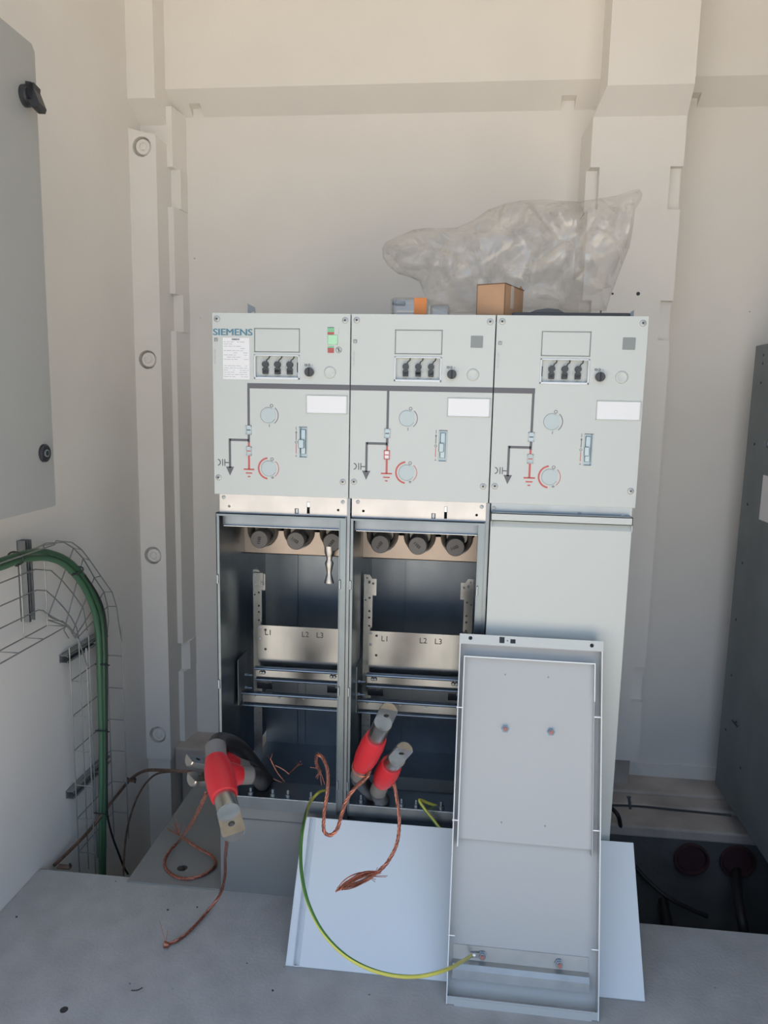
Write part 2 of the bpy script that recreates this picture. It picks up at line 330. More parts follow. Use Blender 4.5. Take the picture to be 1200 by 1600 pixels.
struct(f.build('trim_7', M['wall']))
for x, y, r in ((957, 459, .0035), (997, 459, .0055)):
    p = atY(x, y, 0.69); MB().cyl((p.x, 0.6895, p.z), (p.x, 0.70, p.z), r, 12).build('screw_hole', M['debris'], pil)
# skirt of sprayed plaster at the foot of the right bay
f = MB(); f.prism([(1.19, -.003), (1.99, -.003), (1.99, -.0505), (1.225, -.0505)], YB - .006, YB + .004); struct(f.build('baseboard_back', M['wall']))
wher = ['topmost, near the lintel', 'second from the top', 'third from the top', 'lowest, beside the switchgear foot']
for (x, y), wd in zip(PLUG, wher):
    p = atY(x, y, 0.69); p.x = -0.4485; t = thing('wall_plug', 'round white plug in the corner column, ' + wd, 'plug', (p.x, 0.712, p.z), 'round plugs in the corner column')
    MB().lathe((0, 0, 0), (0, -1, 0), [(0, .0235), (.018, .0235), (.022, .021), (.022, .014), (.019, .012)], 28).build('washer', M['wall'], t, True)
    MB().lathe((0, -.015, 0), (0, -1, 0), [(0, .011), (.008, .011), (.0095, .008)], 6).build('bolt_head', M['wall'], t)

# ------------------------------------------------------------------ switchgear units
Z0, ZF, ZT = 0.265, 0.9995, 1.40
def disc(mb, cx, cz, r, y0, y1, seg=28): mb.lathe((cx, y1, cz), (cx, y1 - 1, cz), [(0, r), (y1 - y0, r)], seg)
def screw(name, x, y, z, r, parent):
    o = MB().lathe((x, y, z), (x, y - 1, z), [(0, r), (.0008, r), (.0012, r * .9), (.0014, r * .66), (.003, r * .6), (.0032, r * .45), (.0020, r * .32), (.0019, .0001)], 16).build(name, M['scr'], parent, True)
    if name == 'panel_screw':
        MB().lathe((x, y - .0018, z), (x, -9, z), [(0, r * .30), (.0004, r * .30)], 10).build('screw_socket', M['black'], o); MB().arc(x, z, r, r * 1.12, 0, 360, -.0003, 0, 20).build('dark_ring', M['sockline'], o)  # dark centre disc and flat dark ring round the screw head
    return o
def operating_socket(x, z, ang, T, colour, red):
    o = MB(); disc(o, x, z, .0166, -.0012, .0, 36)
    o.prism([(x + .009, z - .011), (x + .012, z - .0165), (x + .002, z - .0205), (x - .002, z - .0145)], -.0009, 0)
    o.prism([(x + .009, z + .010), (x + .0125, z + .0155), (x + .0165, z + .0135), (x + .0145, z + .006)], -.0009, 0)
    s = o.build('operating_socket', M['sock'], T)
    q = MB(); q.arc(x, z, .0166, .0174, 60, 330, -.0014, 0, 30)
    q.build('outline', M['sockline'], s)
    a = MB(); a.arc(x + .0005, z, .0216, .0229, -52, 48, -.0005, 0, 18); e = MB()
    a.build('turning_mark', M['red'] if red else M['dark'], T)
    ex = .0075
    MB().arc(x + ex, z + .0212, .0026, .0036, 0, 360, -.0005, 0, 20).build('off_mark', M['dark'], T)
    a = MB()
    if red:
        a.box(x + .0085 - .0035, x + .0085 + .0035, -.0005, 0, z - .0205, z - .0195); a.box(x + .0078, x + .0092, -.0005, 0, z - .0195, z - .0165)
        a.box(x + .0085 - .002, x + .0085 + .002, -.0005, 0, z - .0228, z - .0218)
    else: a.box(x + .002, x + .0032, -.0005, 0, z - .0262, z - .0195)
    a.build('earth_mark' if red else 'on_mark', M['dark'], T)
    if red: MB().arc(x, z, .0215, .0252, 98, 262, -.0005, 0, 28).build('red_ring', M['red'], T)
def unit(i, label):
    U = thing('switchgear_unit', label, 'switchgear', (0.31 * i, 0, 0), 'switchgear units side by side')
    xr = 0.3125 if i == 2 else 0.3088
    # fascia
    fm = MB(); fm.box(0.0012, xr, 0, 0.02, ZF, ZT); fa = fm.build('front_panel', M['coat'], U)
    ct = MB(); ct.box(.0965, .1975, -.01, .0018, 1.3172, 1.3675); ct.box(.0992, .1948, -.01, .010, 1.2630, 1.3085)
    ct.box(.1968, .2150, -.01, .012, 1.0882, 1.1548)
    carve(fa, ct); bevmod(fa, .0012)
    for x, z in ((.0125, 1.3870), (xr - .0115, 1.3862), (.0115, 1.0375), (xr - .0125, 1.0360)): screw('panel_screw', x, 0, z, .0062, U)
    # display window
    q = MB()
    for a in ((.0962, .1978, 1.3166, 1.3176), (.0962, .1978, 1.3671, 1.3681), (.0962, .0972, 1.3166, 1.3681), (.1968, .1978, 1.3166, 1.3681)): q.box(a[0], a[1], -.0008, .001, a[2], a[3])
    fr = q.build('window_frame', M['sockline'], U); MB().box(.0980, .1960, .0005, .0017, 1.3184, 1.3663, .0004).build('cover_plate', M['coat'], fr)
    # capacitive test sockets
    q = MB()
    for a in ((.0962, .1978, 1.2585, 1.2630), (.0962, .1978, 1.3085, 1.3112), (.0962, .0992, 1.2585, 1.3112), (.1948, .1978, 1.2585, 1.3112)): q.box(a[0], a[1], -.003, .002, a[2], a[3], .0006)
    sp = q.build('test_socket_panel', M['white'], U); MB().box(.0992, .1948, .0075, .0098, 1.2630, 1.3085).build('socket_plate', M['coat'], sp)
    for k, x in enumerate((.1205, .1478, .1752)):
        c = MB(); disc(c, x, 1.2905, .0068, -.004, .008, 20); c.box(x - .0060, x + .0058, -.003, .008, 1.2695, 1.2800, .001); disc(c, x, 1.2790, .0062, -.003, .008, 18)
        c.tube([(x + .003, -.001, 1.2945), (x + .0045, -.002, 1.300), (x + .0085, -.001, 1.3035), (x + .0098, .003, 1.3090)], .0014, 6); c.build('socket_cap', M['knob'], sp, True)
        MB().box(x - .0014, x + .0014, .0070, .0076, 1.2648, 1.2668).build('socket_mark', M['print'], sp)
    c = MB()
    for dx, dz in ((0, 0), (.003, .003), (.003, -.003), (-.003, .003), (-.003, -.003), (.006, 0)): c.arc(.1612 + dx, 1.2828 + dz, .0010, .0015, 0, 360, .0072, .0076, 8)
    c.build('phase_symbol', M['print'], sp)
    if i != 1:
        sgn = .1910 if i == 0 else .0995
        MB().box(sgn, sgn + .0022, .003, .0075, 1.2745, 1.2955).build('latch', M['knob'], sp)
    # selector knob and blank button
    c = MB(); disc(c, .2203, 1.2752, .0098, -.012, 0, 28); kb = c.build('selector_knob', M['knob'], U, True); bevmod(kb, .001)
    MB().box(.2192, .2214, -.0145, -.0118, 1.2660, 1.2845, .0006).build('pointer', M['black'], kb)
    c = MB(); c.box(.2090, .2145, -.0005, 0, 1.2880, 1.2925); c.arc(.2188, 1.2902, .0020, .0028, 0, 360, -.0005, 0, 16); c.box(.2184, .2192, -.0005, 0, 1.2888, 1.2916); c.box(.2255, .2262, -.0005, 0, 1.2885, 1.2918)
    c.build('knob_marks', M['dark'], U); MB().box(.2106, .2129, -.0008, -.0003, 1.2893, 1.2912).build('knob_mark_inset', M['coat'], U)
    c = MB(); c.lathe((.2652, 0, 1.2752), (.2652, -1, 1.2752), [(0, .0132), (.0012, .0132), (.003, .0118), (.0036, .0095), (.0028, .0080), (.0028, .001)], 32); c.build('blank_button', M['coat'], U, True)
    # position indicator or blanking plug
    if i == 0:
        c = MB(); c.box(.2592, .2735, -.0012, 0, 1.3560, 1.3712); w_ = c.build('position_indicator', M['green'], U)
        MB().box(.2592, .2735, -.0014, -.0011, 1.3560, 1.3610).build('red_flag', M['redi'], w_)
        MB().box(.2592, .2735, -.0014, -.0011, 1.3700, 1.3712).build('dark_edge', M['dark'], w_)
        MB().box(.2596, .2816, -.0030, 0, 1.3345, 1.3555, .0012).build('pale_window', M['greenp'], w_)  # paler green indicator window
        MB().box(.2600, .2735, -.0014, 0, 1.3170, 1.3275).build('red_window', M['redi'], w_); MB().box(.2600, .2735, -.0014, 0, 1.3280, 1.3310).build('green_strip', M['green'], w_)
        c = MB(); c.arc(.2840, 1.3238, .0058, .0066, 0, 360, -.0006, 0, 24); c.box(.2830, .2850, -.0006, 0, 1.3195, 1.3280); c.prism([(.2792, 1.3270), (.2798, 1.3278), (.2888, 1.3205), (.2882, 1.3198)], -.0006, 0); c.build('warning_symbol', M['dark'], w_)
        MB().box(.2836, .2842, -.0005, 0, 1.3570, 1.3710).build('printed_line', M['print'], w_)
    else:
        dx = .0045 if i == 2 else 0
        MB().box(.2582 + dx, .2836 + dx, -.0015, 0, 1.3320, 1.3565, .0004).build('blanking_plug', M['blank'], U)
    # mimic diagram
    c = MB(); z1, z0 = 1.2492, 1.2378
    if i == 0: c.box(.0800, .3088, -.0006, 0, z0, z1)
    elif i == 1: c.box(.0012, .3088, -.0006, 0, z0, z1)
    else: c.box(.0012, .0880, -.0006, 0, z0, z1)
    c.build('busbar_line', M['bus'], U)
    xv = .0825 if i == 0 else .0838 if i == 1 else .0848
    c = MB(); c.box(xv - .0026, xv + .0026, -.0006, 0, 1.118, z0 + .0001 if i != 2 else z0); xb = .0385; c.box(xb, xv, -.0006, 0, 1.1205, 1.1258); c.box(xb - .0024, xb + .0026, -.0006, 0, 1.060, 1.1257)
    c.prism([(xb - .0092, 1.0625), (xb + .0092, 1.0625), (xb, 1.0425)], -.0006, 0); c.build('branch_line', M['bus'], U)
    c = MB(); c.box(xv - .0022, xv + .0022, -.0006, 0, 1.058, 1.118); c.box(xv - .0122, xv + .0122, -.0006, 0, 1.0560, 1.0592); c.box(xv - .0074, xv + .0074, -.0006, 0, 1.0478, 1.0506); c.box(xv - .0030, xv + .0030, -.0006, 0, 1.0400, 1.0426); c.build('earthing_symbol', M['red'], U)
    c = MB(); c.arc(.0095, 1.0716, .0058, .0078, -82, 82, -.0006, 0, 12); c.box(.0206, .0224, -.0006, 0, 1.0640, 1.0792); c.box(.0256, .0274, -.0006, 0, 1.0640, 1.0792); c.box(.0274, .0360, -.0006, 0, 1.0704, 1.0724); c.build('capacitor_symbol', M['dark'], U)
    for zz, mm, m2 in ((1.1460, 'slotm', 'dark'), (1.0990, 'paper' if i == 1 else 'sock', 'red')):
        c = MB(); xx = xv
        for a in ((-.0062, .0062, -.0098, -.0084), (-.0062, .0062, .0084, .0098), (-.0062, -.0048, -.0098, .0098), (.0048, .0062, -.0098, .0098)): c.box(xx + a[0], xx + a[1], -.0030, 0, zz + a[2], zz + a[3])
        fo = c.build('switch_position_frame', M[m2] if (i == 1 and m2 == 'red') else M['sock'], U)
        MB().box(xx - .0048, xx + .0048, -.0012, 0, zz - .0084, zz + .0084).build('position_window', M[mm], fo)
        MB().box(xx - .0042, xx + .0042, -.0016, -.001, zz - .0012, zz + .0010).build('position_bar', M[m2 if m2 == 'red' else 'dark'], fo)
    operating_socket(.1262 if i else .1270, 1.1795, 0, U, 'dark', False); operating_socket(.1280, 1.0610, 0, U, 'red', True)
    # interlock slot with slider and its marks
    c = MB(); c.box(.1970, .2148, .0095, .0118, 1.0884, 1.1546); c.box(.1970, .1985, .0, .0118, 1.0884, 1.1546); c.box(.2133, .2148, .0, .0118, 1.0884, 1.1546); s_ = c.build('interlock_slot', M['slotm'], U)
    c = MB(); c.box(.2000, .2110, .004, .010, 1.0950, 1.1500, .001); c.box(.1972 - (.002 if i == 0 else 0), .2085, -.003, .006, 1.108, 1.128, .0015); c.build('slider', M['slotm'], s_)
    MB().box(.1966, .2152, -.0006, .0002, 1.1546, 1.1560).build('slot_edge', M['dark'], s_)
    MB().arc(.1905, 1.1213, .0020, .0029, 0, 360, -.0005, 0, 16).build('off_mark', M['dark'], U)
    c = MB(); c.box(.1898, .1912, -.0005, 0, 1.1262, 1.1421); c.prism([(.1885, 1.1420), (.1925, 1.1420), (.1905, 1.1470)], -.0005, 0); c.build('arrow_mark', M['dark'], U)
    MB().box(.1900, .1910, -.0005, 0, 1.1485, 1.1560).build('on_mark', M['dark'], U)
    c = MB(); c.box(.1885, .1925, -.0005, 0, 1.0895, 1.0903); c.box(.1901, .1909, -.0005, 0, 1.0903, 1.0935); c.build('earth_mark', M['dark'], U)
    MB().box(.1898, .1912, -.0005, 0, 1.0970, 1.1170).build('red_slot_mark', M['red'], U)
    # label holder with a blank card
    dx = .004 if i == 2 else 0
    c = MB()
    for a in ((.2132, .3045, 1.1855, 1.1872), (.2132, .3045, 1.2240, 1.2256), (.2132, .2148, 1.1855, 1.2256), (.3022, .3045, 1.1855, 1.2256)): c.box(a[0] + dx, a[1] + dx, -.003, 0, a[2], a[3], .0005)
    h = c.build('label_holder', M['coat'], U); MB().box(.2148 + dx, .3022 + dx, -.0018, 0, 1.1872, 1.2240).build('blank_card', M['paper'], h)
    # small print on the left edge
    c = MB()
    for a in ((.0062, .0138, 1.3455, 1.3463), (.0062, .0138, 1.3387, 1.3395), (.0062, .0070, 1.3387, 1.3463), (.0130, .0138, 1.3387, 1.3463)): c.box(a[0], a[1], -.0004, 0, a[2], a[3])
    c.arc(.0100, 1.3425, .0014, .0022, -60, 240, -.0004, 0, 10); c.build('small_symbol', M['dark'], U)
    text('small_print', 'IEC 62271-200' if i < 2 else 'IEC 62271-200', .0052, M['print'], U, front(.0098 - .0008, -.0003, 1.290, PI / 2) , .0002)
    if i == 0:
        t_ = text('brand_lettering', 'SIEMENS', .0200, M['teal'], U, front(.0030, -.0004, 1.3520), .0003, 0, 1.0)
        wd = max(v.co.x for v in t_.data.vertices) - min(v.co.x for v in t_.data.vertices); xm = min(v.co.x for v in t_.data.vertices)
        for v in t_.data.vertices: v.co.x = .0034 + (v.co.x - xm) * .0880 / wd
        bmt = bmesh.new(); bmt.from_mesh(t_.data); gg = bmt.verts[:] + bmt.edges[:] + bmt.faces[:]
        for dx_, dz_, dy_ in ((.0007, 0, .00005), (.0014, 0, .0001), (.0007, .0004, .00012)):
            r_ = bmesh.ops.duplicate(bmt, geom=gg); bmesh.ops.translate(bmt, verts=[e for e in r_['geom'] if isinstance(e, bmesh.types.BMVert)], vec=(dx_, dy_, dz_))
        bmt.to_mesh(t_.data); bmt.free()
        lb = MB().box(.0252, .0852, -.0006, 0, 1.2570, 1.3468).build('rating_label', M['paper'], U)
        text('label_heading', 'SIEMENS', .0048, M['dark'], lb, front(.0455, -.0008, 1.3418), .0002, .0001)
        random.seed(3); c = MB()
        for k in range(17):
            z = 1.3372 - k * .0047
            if k in (9, 10): continue
            x = .0275
            while x < (.066 if k < 4 else .081):
                wd = random.uniform(.003, .011)
                if random.random() < .66: c.box(x, min(x + wd, .083), -.0008, -.0005, z, z + .0011)
                x += wd + .0018
        c.build('printed_rows', M['print'], lb)
    # tank body behind the fascia
    c = MB(); c.box(.003, .307, .02, .775, 1.02, 1.396, .002); c.box(.003, .307, .30, .775, ZF - .03, 1.03); c.build('tank_housing', M['galv'], U)
    if i == 0 or i == 2:
        c = MB(); sg = 1 if i == 0 else -1; X = .0645 if i == 0 else .2800
        c.prism([(0, 1.394), (.0185 if i == 0 else .014, 1.394), (.0165 if i == 0 else .0135, 1.4195), (0, 1.4275)] if i == 0 else [(0, 1.394), (.014, 1.394), (.0135, 1.4195), (.007, 1.4150)], -.002, .002)
        lo = c.build('lifting_lug', M['brk'], U); 
        if i == 0:
            ct = MB(); ct.cyl((.0115, -.02, 1.4065), (.0115, .02, 1.4065), .0042, 14); carve(lo, ct)
        lo.data.transform(Matrix.Translation((X, .06, 0)) @ Matrix.Rotation(math.radians(12 * sg), 4, 'Z'))
    # connecting strip
    c = MB(); c.box(.0062 if i else .0102, .3055 if i < 2 else .308, .009, .0105, .955, ZF); st = c.build('connecting_strip', M['strip'] if i < 2 else M['galv'], U)
    if i < 2:
        ct = MB(); ct.cyl((.0325, 0, .9708), (.0325, .02, .9708), .0030, 12); ct.cyl((.2852, 0, .9706), (.2852, .02, .9706), .0030, 12)
        ct.box(.1855, .1945, 0, .02, .9590, .9712); ct.box(.2135, .2200, 0, .02, .9600, .9872); carve(st, ct)
        MB().box(.1872, .1925, .011, .030, .9600, .9700).build('latch_tongue', M['galv'], st); MB().box(.2140, .2190, .011, .012, .9750, .9860).build('latch_plate', M['edge'], st)
    else: MB().box(.1930, .2010, .008, .009, .978, .986).build('latch_tongue', M['galvd'], st)
    for x, z in ((.020, .9908), (.2955, .9895)) if i < 2 else ((.012, .9880), (.290, .9800)): screw('strip_screw', x, .009, z, .0045, st)
    # compartment housing
    zb = .235
    H = bpy.data.objects.new('cable_compartment', None); C.objects.link(H); H.parent = U
    c = MB(); c.box(.0040, .0058, -.001, .42, zb, .9565); c.box(.0040, .0115, -.001, .0008, zb, .9565); c.build('side_sheet', M['sheet'], H)
    c = MB(); c.box(.3035, .3053, -.001, .42, zb, .9565); c.box(.2895, .3053, .0008, .0022, zb, .9565); c.box(.2895, .2910, -.002, .03, zb, .9500); c.build('side_sheet', M['sheet'], H)
    b_ = MB().box(.0058, .3035, .418, .42, .17, .9965).build('back_sheet', M['galvd'], H)
    c = MB(); c.box(.10, .102, .412, .418, .2, .95); c.box(.112, .125, .414, .418, .20, .45); c.build('back_seam', M['galvd'], b_)
    MB().box(.0058, .3035, .01, .42, .198, .20).build('bottom_sheet', M['galvd'], H)
    c = MB(); c.box(.0058, .3035, -.003, .03, .9545, .9565); c.box(.0058, .3035, -.003, -.0015, .9500, .9565); c.build('top_lip', M['sheet'], H)
    c = MB(); c.box(.0120, .2895, .024, .0255, .9245, .9545); c.build('header_plate', M['galvd'], H)
    MB().box(.0150, .2890, .016, .026, .9228, .9248, .0006).build('header_edge', M['edge'], H)
    for z in (.80, .545, .31):
        for x in (.0045, .2900): MB().box(x, x + .0045, -.004, .006, z - .010, z + .012, .001).build('hinge_clip', M['galv'], H)
    if i < 2: MB().box(.3058, .3132, .005, .0065, .02, .9985).build('gap_filler', M['galvd'], H)  # filler added so the gap between housings looks less dark
    # foot bar with bolts
    c = MB(); c.box(.0115, .2895, -.001, .001, zb, .2655); c.box(.0115, .2895, -.001, .075, .2640, .2655); c.build('foot_bar', M['galv'], H)
    MB().box(.0115, .2895, -.0018, -.0008, .2640, .2662).build('bar_edge', M['edge'], H)
    if i < 2:
        for px, py in (((392, 1236), (426, 1239), (450, 1240), (486, 1243)) if i == 0 else ((564, 1248), (589, 1251), (627, 1255), (650, 1256), (689, 1259))):
            p = atZ(px, py + 5, .2655); x = p.x - .31 * i; y = max(.010, min(p.y, .06))
            q = MB(); q.lathe((x, y, .2655), (x, y, 1), [(0, .0092), (.0015, .0092), (.0016, .0078), (.008, .0078), (.0085, .0044), (.018, .0044), (.019, .0034)], 6 if False else 12); q.build('bolt', M['galv'], H, True)
    # plinth
    c = MB()
    if i == 0:
        c.box(.0, .3035, .012, .0135, .0, zb)
        pl = c.build('plinth', M['plate'], U)
    else:
        c.box(.001, .3085, .20, .2015, .0, zb); c.box(.001, .004, .012, .20, 0, zb); c.box(.305, .3085, .012, .20, 0, zb); c.build('plinth', M['plate'], U)
    if i < 2:
        dx = .020 if i == 0 else 0
        # bushings under a scalloped bracket
        c = MB(); zc = .868; xs = (.0555, .1500, .2435); pts = [(.006, .8185), (.3035, .8185), (.3035, .905)]
        for xx in reversed(xs):
            for k in range(0, 13): a = -k * PI / 12; pts.append((xx + .040 * math.cos(a), .880 + .044 * math.sin(a)))
        pts.append((.006, .905)); pts = [p for j, p in enumerate(pts) if j == 0 or (abs(p[0] - pts[j - 1][0]) + abs(p[1] - pts[j - 1][1])) > 1e-4]
        pts = [(min(max(p[0], .006), .3035), p[1]) for p in pts]
        c.prism(pts, .215, .217); c.prism([(.215, .8185), (.215, .8205), (.255, .8135), (.255, .8115)], .006, .3035, 'x'); c.build('bushing_bracket', M['bracketw'], H)
        for k, xx in enumerate(xs):
            q = MB().lathe((xx, .30, .880), (xx, -1, .880), [(0, .048), (.06, .046), (.085, .041), (.095, .0385), (.100, .035), (.094, .030), (.07, .026)], 40); bu = q.build('bushing', M['bush'], H, True)
            MB().lathe((xx - .003, .23, .861), (xx - .003, -1, .861), [(0, .024), (.040, .0235), (.044, .0215), (.044, .001)], 32).build('protective_cap', M['cap'], bu, True)
            a = [1.45, -.6, .9][k] if i == 0 else [1.0, -.75, .45][k]
            T = front(xx - .003, .1856, .861, a) @ Matrix.Translation((-.0130, -.0035, 0)); text('cap_marking', 'L601' if False else '1103', .0105, M['debris'], bu, T, .0006, .0002)
        if i == 0:
            x0, y0 = .2335, .19; prof = [(0, .013), (.018, .0125), (.026, .0085), (.034, .007), (.044, .0115), (.056, .0085), (.070, .006), (.082, .0095), (.092, .0125), (.096, .012)]
            q = MB(); n = 14
            rings = []
            for j, (t, r) in enumerate(prof):
                an = j * .28; rings.append([q.bm.verts.new((x0 + math.cos(2 * PI * s / n + an) * r * (1.0), y0 + math.sin(2 * PI * s / n + an) * r * .45, .850 - t)) for s in range(n)])
            for a_, b2 in zip(rings, rings[1:]):
                for s in range(n): q.bm.faces.new((a_[s], a_[(s + 1) % n], b2[(s + 1) % n], b2[s]))
            q.bm.faces.new(rings[0]); q.bm.faces.new(rings[-1][::-1]); bmesh.ops.recalc_face_normals(q.bm, faces=q.bm.faces); q.build('twisted_strap', M['strip'], H, True)
        # side posts
        def post(mirror):
            X = lambda v: (.3015 - v) if mirror else v + dx
            pts = [(.0120, .24), (.0120, .7790), (.0260, .7790), (.0330, .7685), (.0440, .7685), (.0440, .7250), (.0345, .7250), (.0345, .24)]
            pts = [(X(a), b) for a, b in pts]
            if mirror: pts = pts[::-1]
            c = MB(); c.prism(pts, .200, .2018); o = c.build('mounting_post', M['galvb'], H)
            ct = MB(); seen = []
            for hx, hz, r in ((.0195, .7700, .0022), (.0355, .7560, .0030), (.0270, .7180, .0028), (.0165, .7120, .0022), (.0270, .6830, .0028), (.0270, .6660, .0028), (.0270, .6440, .0026)) + tuple((.0290, .390 - .0185 * k, .0017) for k in range(7)) + tuple((.0190, .372 - .0155 * k, .0017) for k in range(4)):
                ct.cyl((X(hx), .19, hz), (X(hx), .21, hz), r, 10)
            ct.box(X(.0225), X(.0280), .19, .21, .7560, .7630); carve(o, ct); MB().box(X(.0120), X(.0132), .2019, .235, .24, .7790).build('post_flange', M['galv'], o); return o
        P = post(False)
        if i == 0:
            tg = MB().box(.0120 + dx, .0400 + dx, .196, .1995, .7360, .7720, .0006).build('tag_plate', M['galvb'], H)
            text('tag_marking', 'JLC', .0085, M['dark'], tg, front(.0335 + dx + .006, .1957, .7400, PI / 2), .0003)
            for a, b in ((.017, .767), (.017, .741), (.036, .743)): screw('tag_screw', a + dx, .196, b, .0026, tg)
        post(True)
        # marked plate
        c = MB(); c.box(.0285 + dx, .2780, .184, .1858, .526, .6360); pp = c.build('phase_plate', M['galvb'], H)
        ct = MB()
        for a, b in ((.0485 + dx, .624), (.0485 + dx, .572), (.2640, .624), (.2640, .572)): ct.cyl((a, .17, b), (a, .20, b), .0033, 12)
        carve(pp, ct)
        for a, b in ((.0485 + dx, .624), (.0485 + dx, .572), (.2640, .624), (.2640, .572)): MB().cyl((a, .1862, b), (a, .190, b), .0040, 12).build('hole_shade', M['black'], pp)  # black discs behind the holes stand in for the shade inside them
        for s, x in (('L1', .060), ('L2', .1575), ('L3', .1960)):
            if i == 0: x += .006
            text('phase_marking', s, .0205, M['dark'] if False else M['knob'], pp, front(x, .1836, .6105), .0002, 0)
        for a, b in ((.0340 + dx, .630), (.0340 + dx, .600)): screw('plate_screw', a, .184, b, .0036, pp)
        # cable clamp rails
        def rail(x0, x1, y, z1, z0, nm):
            c = MB(); c.box(x0, x1, y + .012, y + .0138, z0, z1); c.tube([(x0, y + .002, z1 - .003), (x1, y + .002, z1 - .003)], .0036, 8); c.box(x0, x1, y + .002, y + .0138, z1 - .0015, z1)
            c.tube([(x0, y + .003, z0 + .0022), (x1, y + .003, z0 + .0022)], .0024, 8); c.box(x0, x1, y + .003, y + .0138, z0, z0 + .0015); return c.build('cable_clamp_rail', M['galvb'], H, True)
        r1 = rail(.0285 + dx, .285, .150, .5330, .4980, 0); r2 = rail(.0110 + dx * .6, .285, .120, .4770, .4400, 0)
        for x in (.050 + dx, .043 + dx, .247, .255): MB().lathe((x, .162, .517), (x, -1, .517), [(0, .0050), (.002, .0048), (.004, .0030)], 12).build('rail_nut', M['galv'], r1, True)
        for x in (.034 + dx, .118, .182): MB().lathe((x, .132, .466), (x, -1, .466), [(0, .0040), (.003, .0035)], 12).build('rail_nut', M['galvd'], r2, True)
        for x0 in (.0300 + dx, .2350):
            c = MB(); c.box(x0, x0 + .040, .168, .170, .470, .510); sb = c.build('slotted_tab', M['galvb'], H)
            ct = MB(); ct.box(x0 + .009, x0 + .019, .15, .19, .4960, .5020); ct.box(x0 + .021, x0 + .031, .15, .19, .4830, .4885); carve(sb, ct)
        for zz in (.520, .486): MB().lathe((.010 + dx, .130, zz), (1, .130, zz), [(0, .0055), (.006, .0055), (.0065, .003), (.018, .003)], 6).build('side_bolt', M['galvb'], H)
        MB().box(.0062 + dx * .3, .0080 + dx * .3, .125, .20, .44, .56).build('side_bracket', M['galv'], H)
    return U

def cover_mesh(L=.760, W=.300, d=.018):
    """compartment cover; x across 0..W, z up 0..L, face at y=0, folded edges backwards"""
    c = MB(); c.box(0, W, 0, .0015, 0, L - .030, .0006)
    for x0, x1 in ((0, .0015), (W - .0015, W)): c.box(x0, x1, 0.0008, d, 0, L - .030)
    c.box(0, W, .0008, d, 0, .0015)
    c.prism([(0, L - .030), (.010, L - .018), (.0115, L - .018), (.0015, L - .0305)], 0, W, 'x')
    c.box(0, W, -.004, -.0025, L - .017, L); c.prism([(-.004, L - .017), (-.004, L - .0155), (.0115, L - .0175), (.0115, L - .019)], 0, W, 'x')
    c.box(0, W, -.004, d, L - .0015, L)
    for x0, x1 in ((0, .0015), (W - .0015, W)): c.box(x0, x1, -.004, d, L - .031, L)
    return c
U0 = unit(0, 'left switchgear unit with brand lettering, rating label and open cable compartment')
U1 = unit(1, 'middle switchgear unit with open cable compartment and square grey blanking plug')
U2 = unit(2, 'right switchgear unit with its white compartment cover still fitted')
c = cover_mesh(); cv = c.build('compartment_cover', M['coat'], U2, T=Matrix.Translation((.0055, -.012, .2205)))

# ------------------------------------------------------------------ the two removed covers
# one lying on its long side, outer face out, leaning on the cabinet
b0 = Vector((.9738, -.2095, .002)); ang = math.atan2(.237, .176)
S = thing('removed_cover', 'white compartment cover lying on its long side against the switchgear foot', 'panel', (.9738, -.2095, .002))
# local: cover z (length) -> world -X ; cover x (width) -> up the lean ; cover -y -> outward
up = Vector((0, math.cos(ang), math.sin(ang))); out = Vector((0, -math.sin(ang), math.cos(ang)))
T = Matrix(((0, 0, -1, 0), (up.x, -out.x, 0, 0), (up.y, -out.y, 0, 0), (up.z, -out.z, 0, 0)))
T = Matrix(((up.x, -out.x, -1, 0), (up.y, -out.y, 0, 0), (up.z, -out.z, 0, 0), (0, 0, 0, 1)))
cover_mesh(.756).build('cover_sheet', M['white'], S, T=T)
# the other one stands on its short side with its inside towards us
D0 = Vector((.5657, -.268, .002)); EX = Vector((.9999, -.0122, 0)); EZ = Vector((.0036, .2918, .9565)); EN = Vector((-.0117, -.9564, .2918))
TD = Matrix(((EX.x, -EN.x, EZ.x, 0), (EX.y, -EN.y, EZ.y, 0), (EX.z, -EN.z, EZ.z, 0), (0, 0, 0, 1)))   # local x across, -y to viewer, z up
D = thing('removed_cover', 'grey compartment cover standing upright with its inside facing out', 'panel', D0)
c = MB(); c.box(0, .3035, .0285, .030, 0, .7250)
c.box(0, .0014, 0, .030, 0, .7300); c.box(.3021, .3035, 0, .030, .0, .7300)
c.build('cover_sheet', M['inside'], D, T=TD)
c = MB(); c.box(.0, .3035, .003, .030, -.0, .0012); c.box(.016, .290, .0, .0012, -.006, .0120); c.box(.0, .3035, .0012, .0024, .0, .0150); c.build('bottom_flange', M['inside'], D, T=TD)
c = MB(); c.box(-.001, .3050, -.001, .0005, .7262, .7471); fo = c.build('top_flange', M['coat'], D)
ct = MB(); ct.cyl((.0224, -.01, .7385), (.0224, .01, .7385), .0042, 16); ct.cyl((.2810, -.01, .7370), (.2810, .01, .7370), .0042, 16)
ct.box(.0850, .0960, -.01, .01, .7315, .7445); ct.box(.1085, .1195, -.01, .01, .7320, .7410); ct.cyl((.1022, -.01, .7370), (.1022, -.01 + .02, .7370), .0014, 8); carve(fo, ct)
fo.data.transform(TD)
c = MB(); c.box(-.001, .3050, .0, .030, .7250, .7262); c.box(0, .3035, .0, .0285, .7450, .7471); c.box(0.001, .3025, .0280, .0292, .70, .7460); c.build('top_fold', M['inside'], D, T=TD)
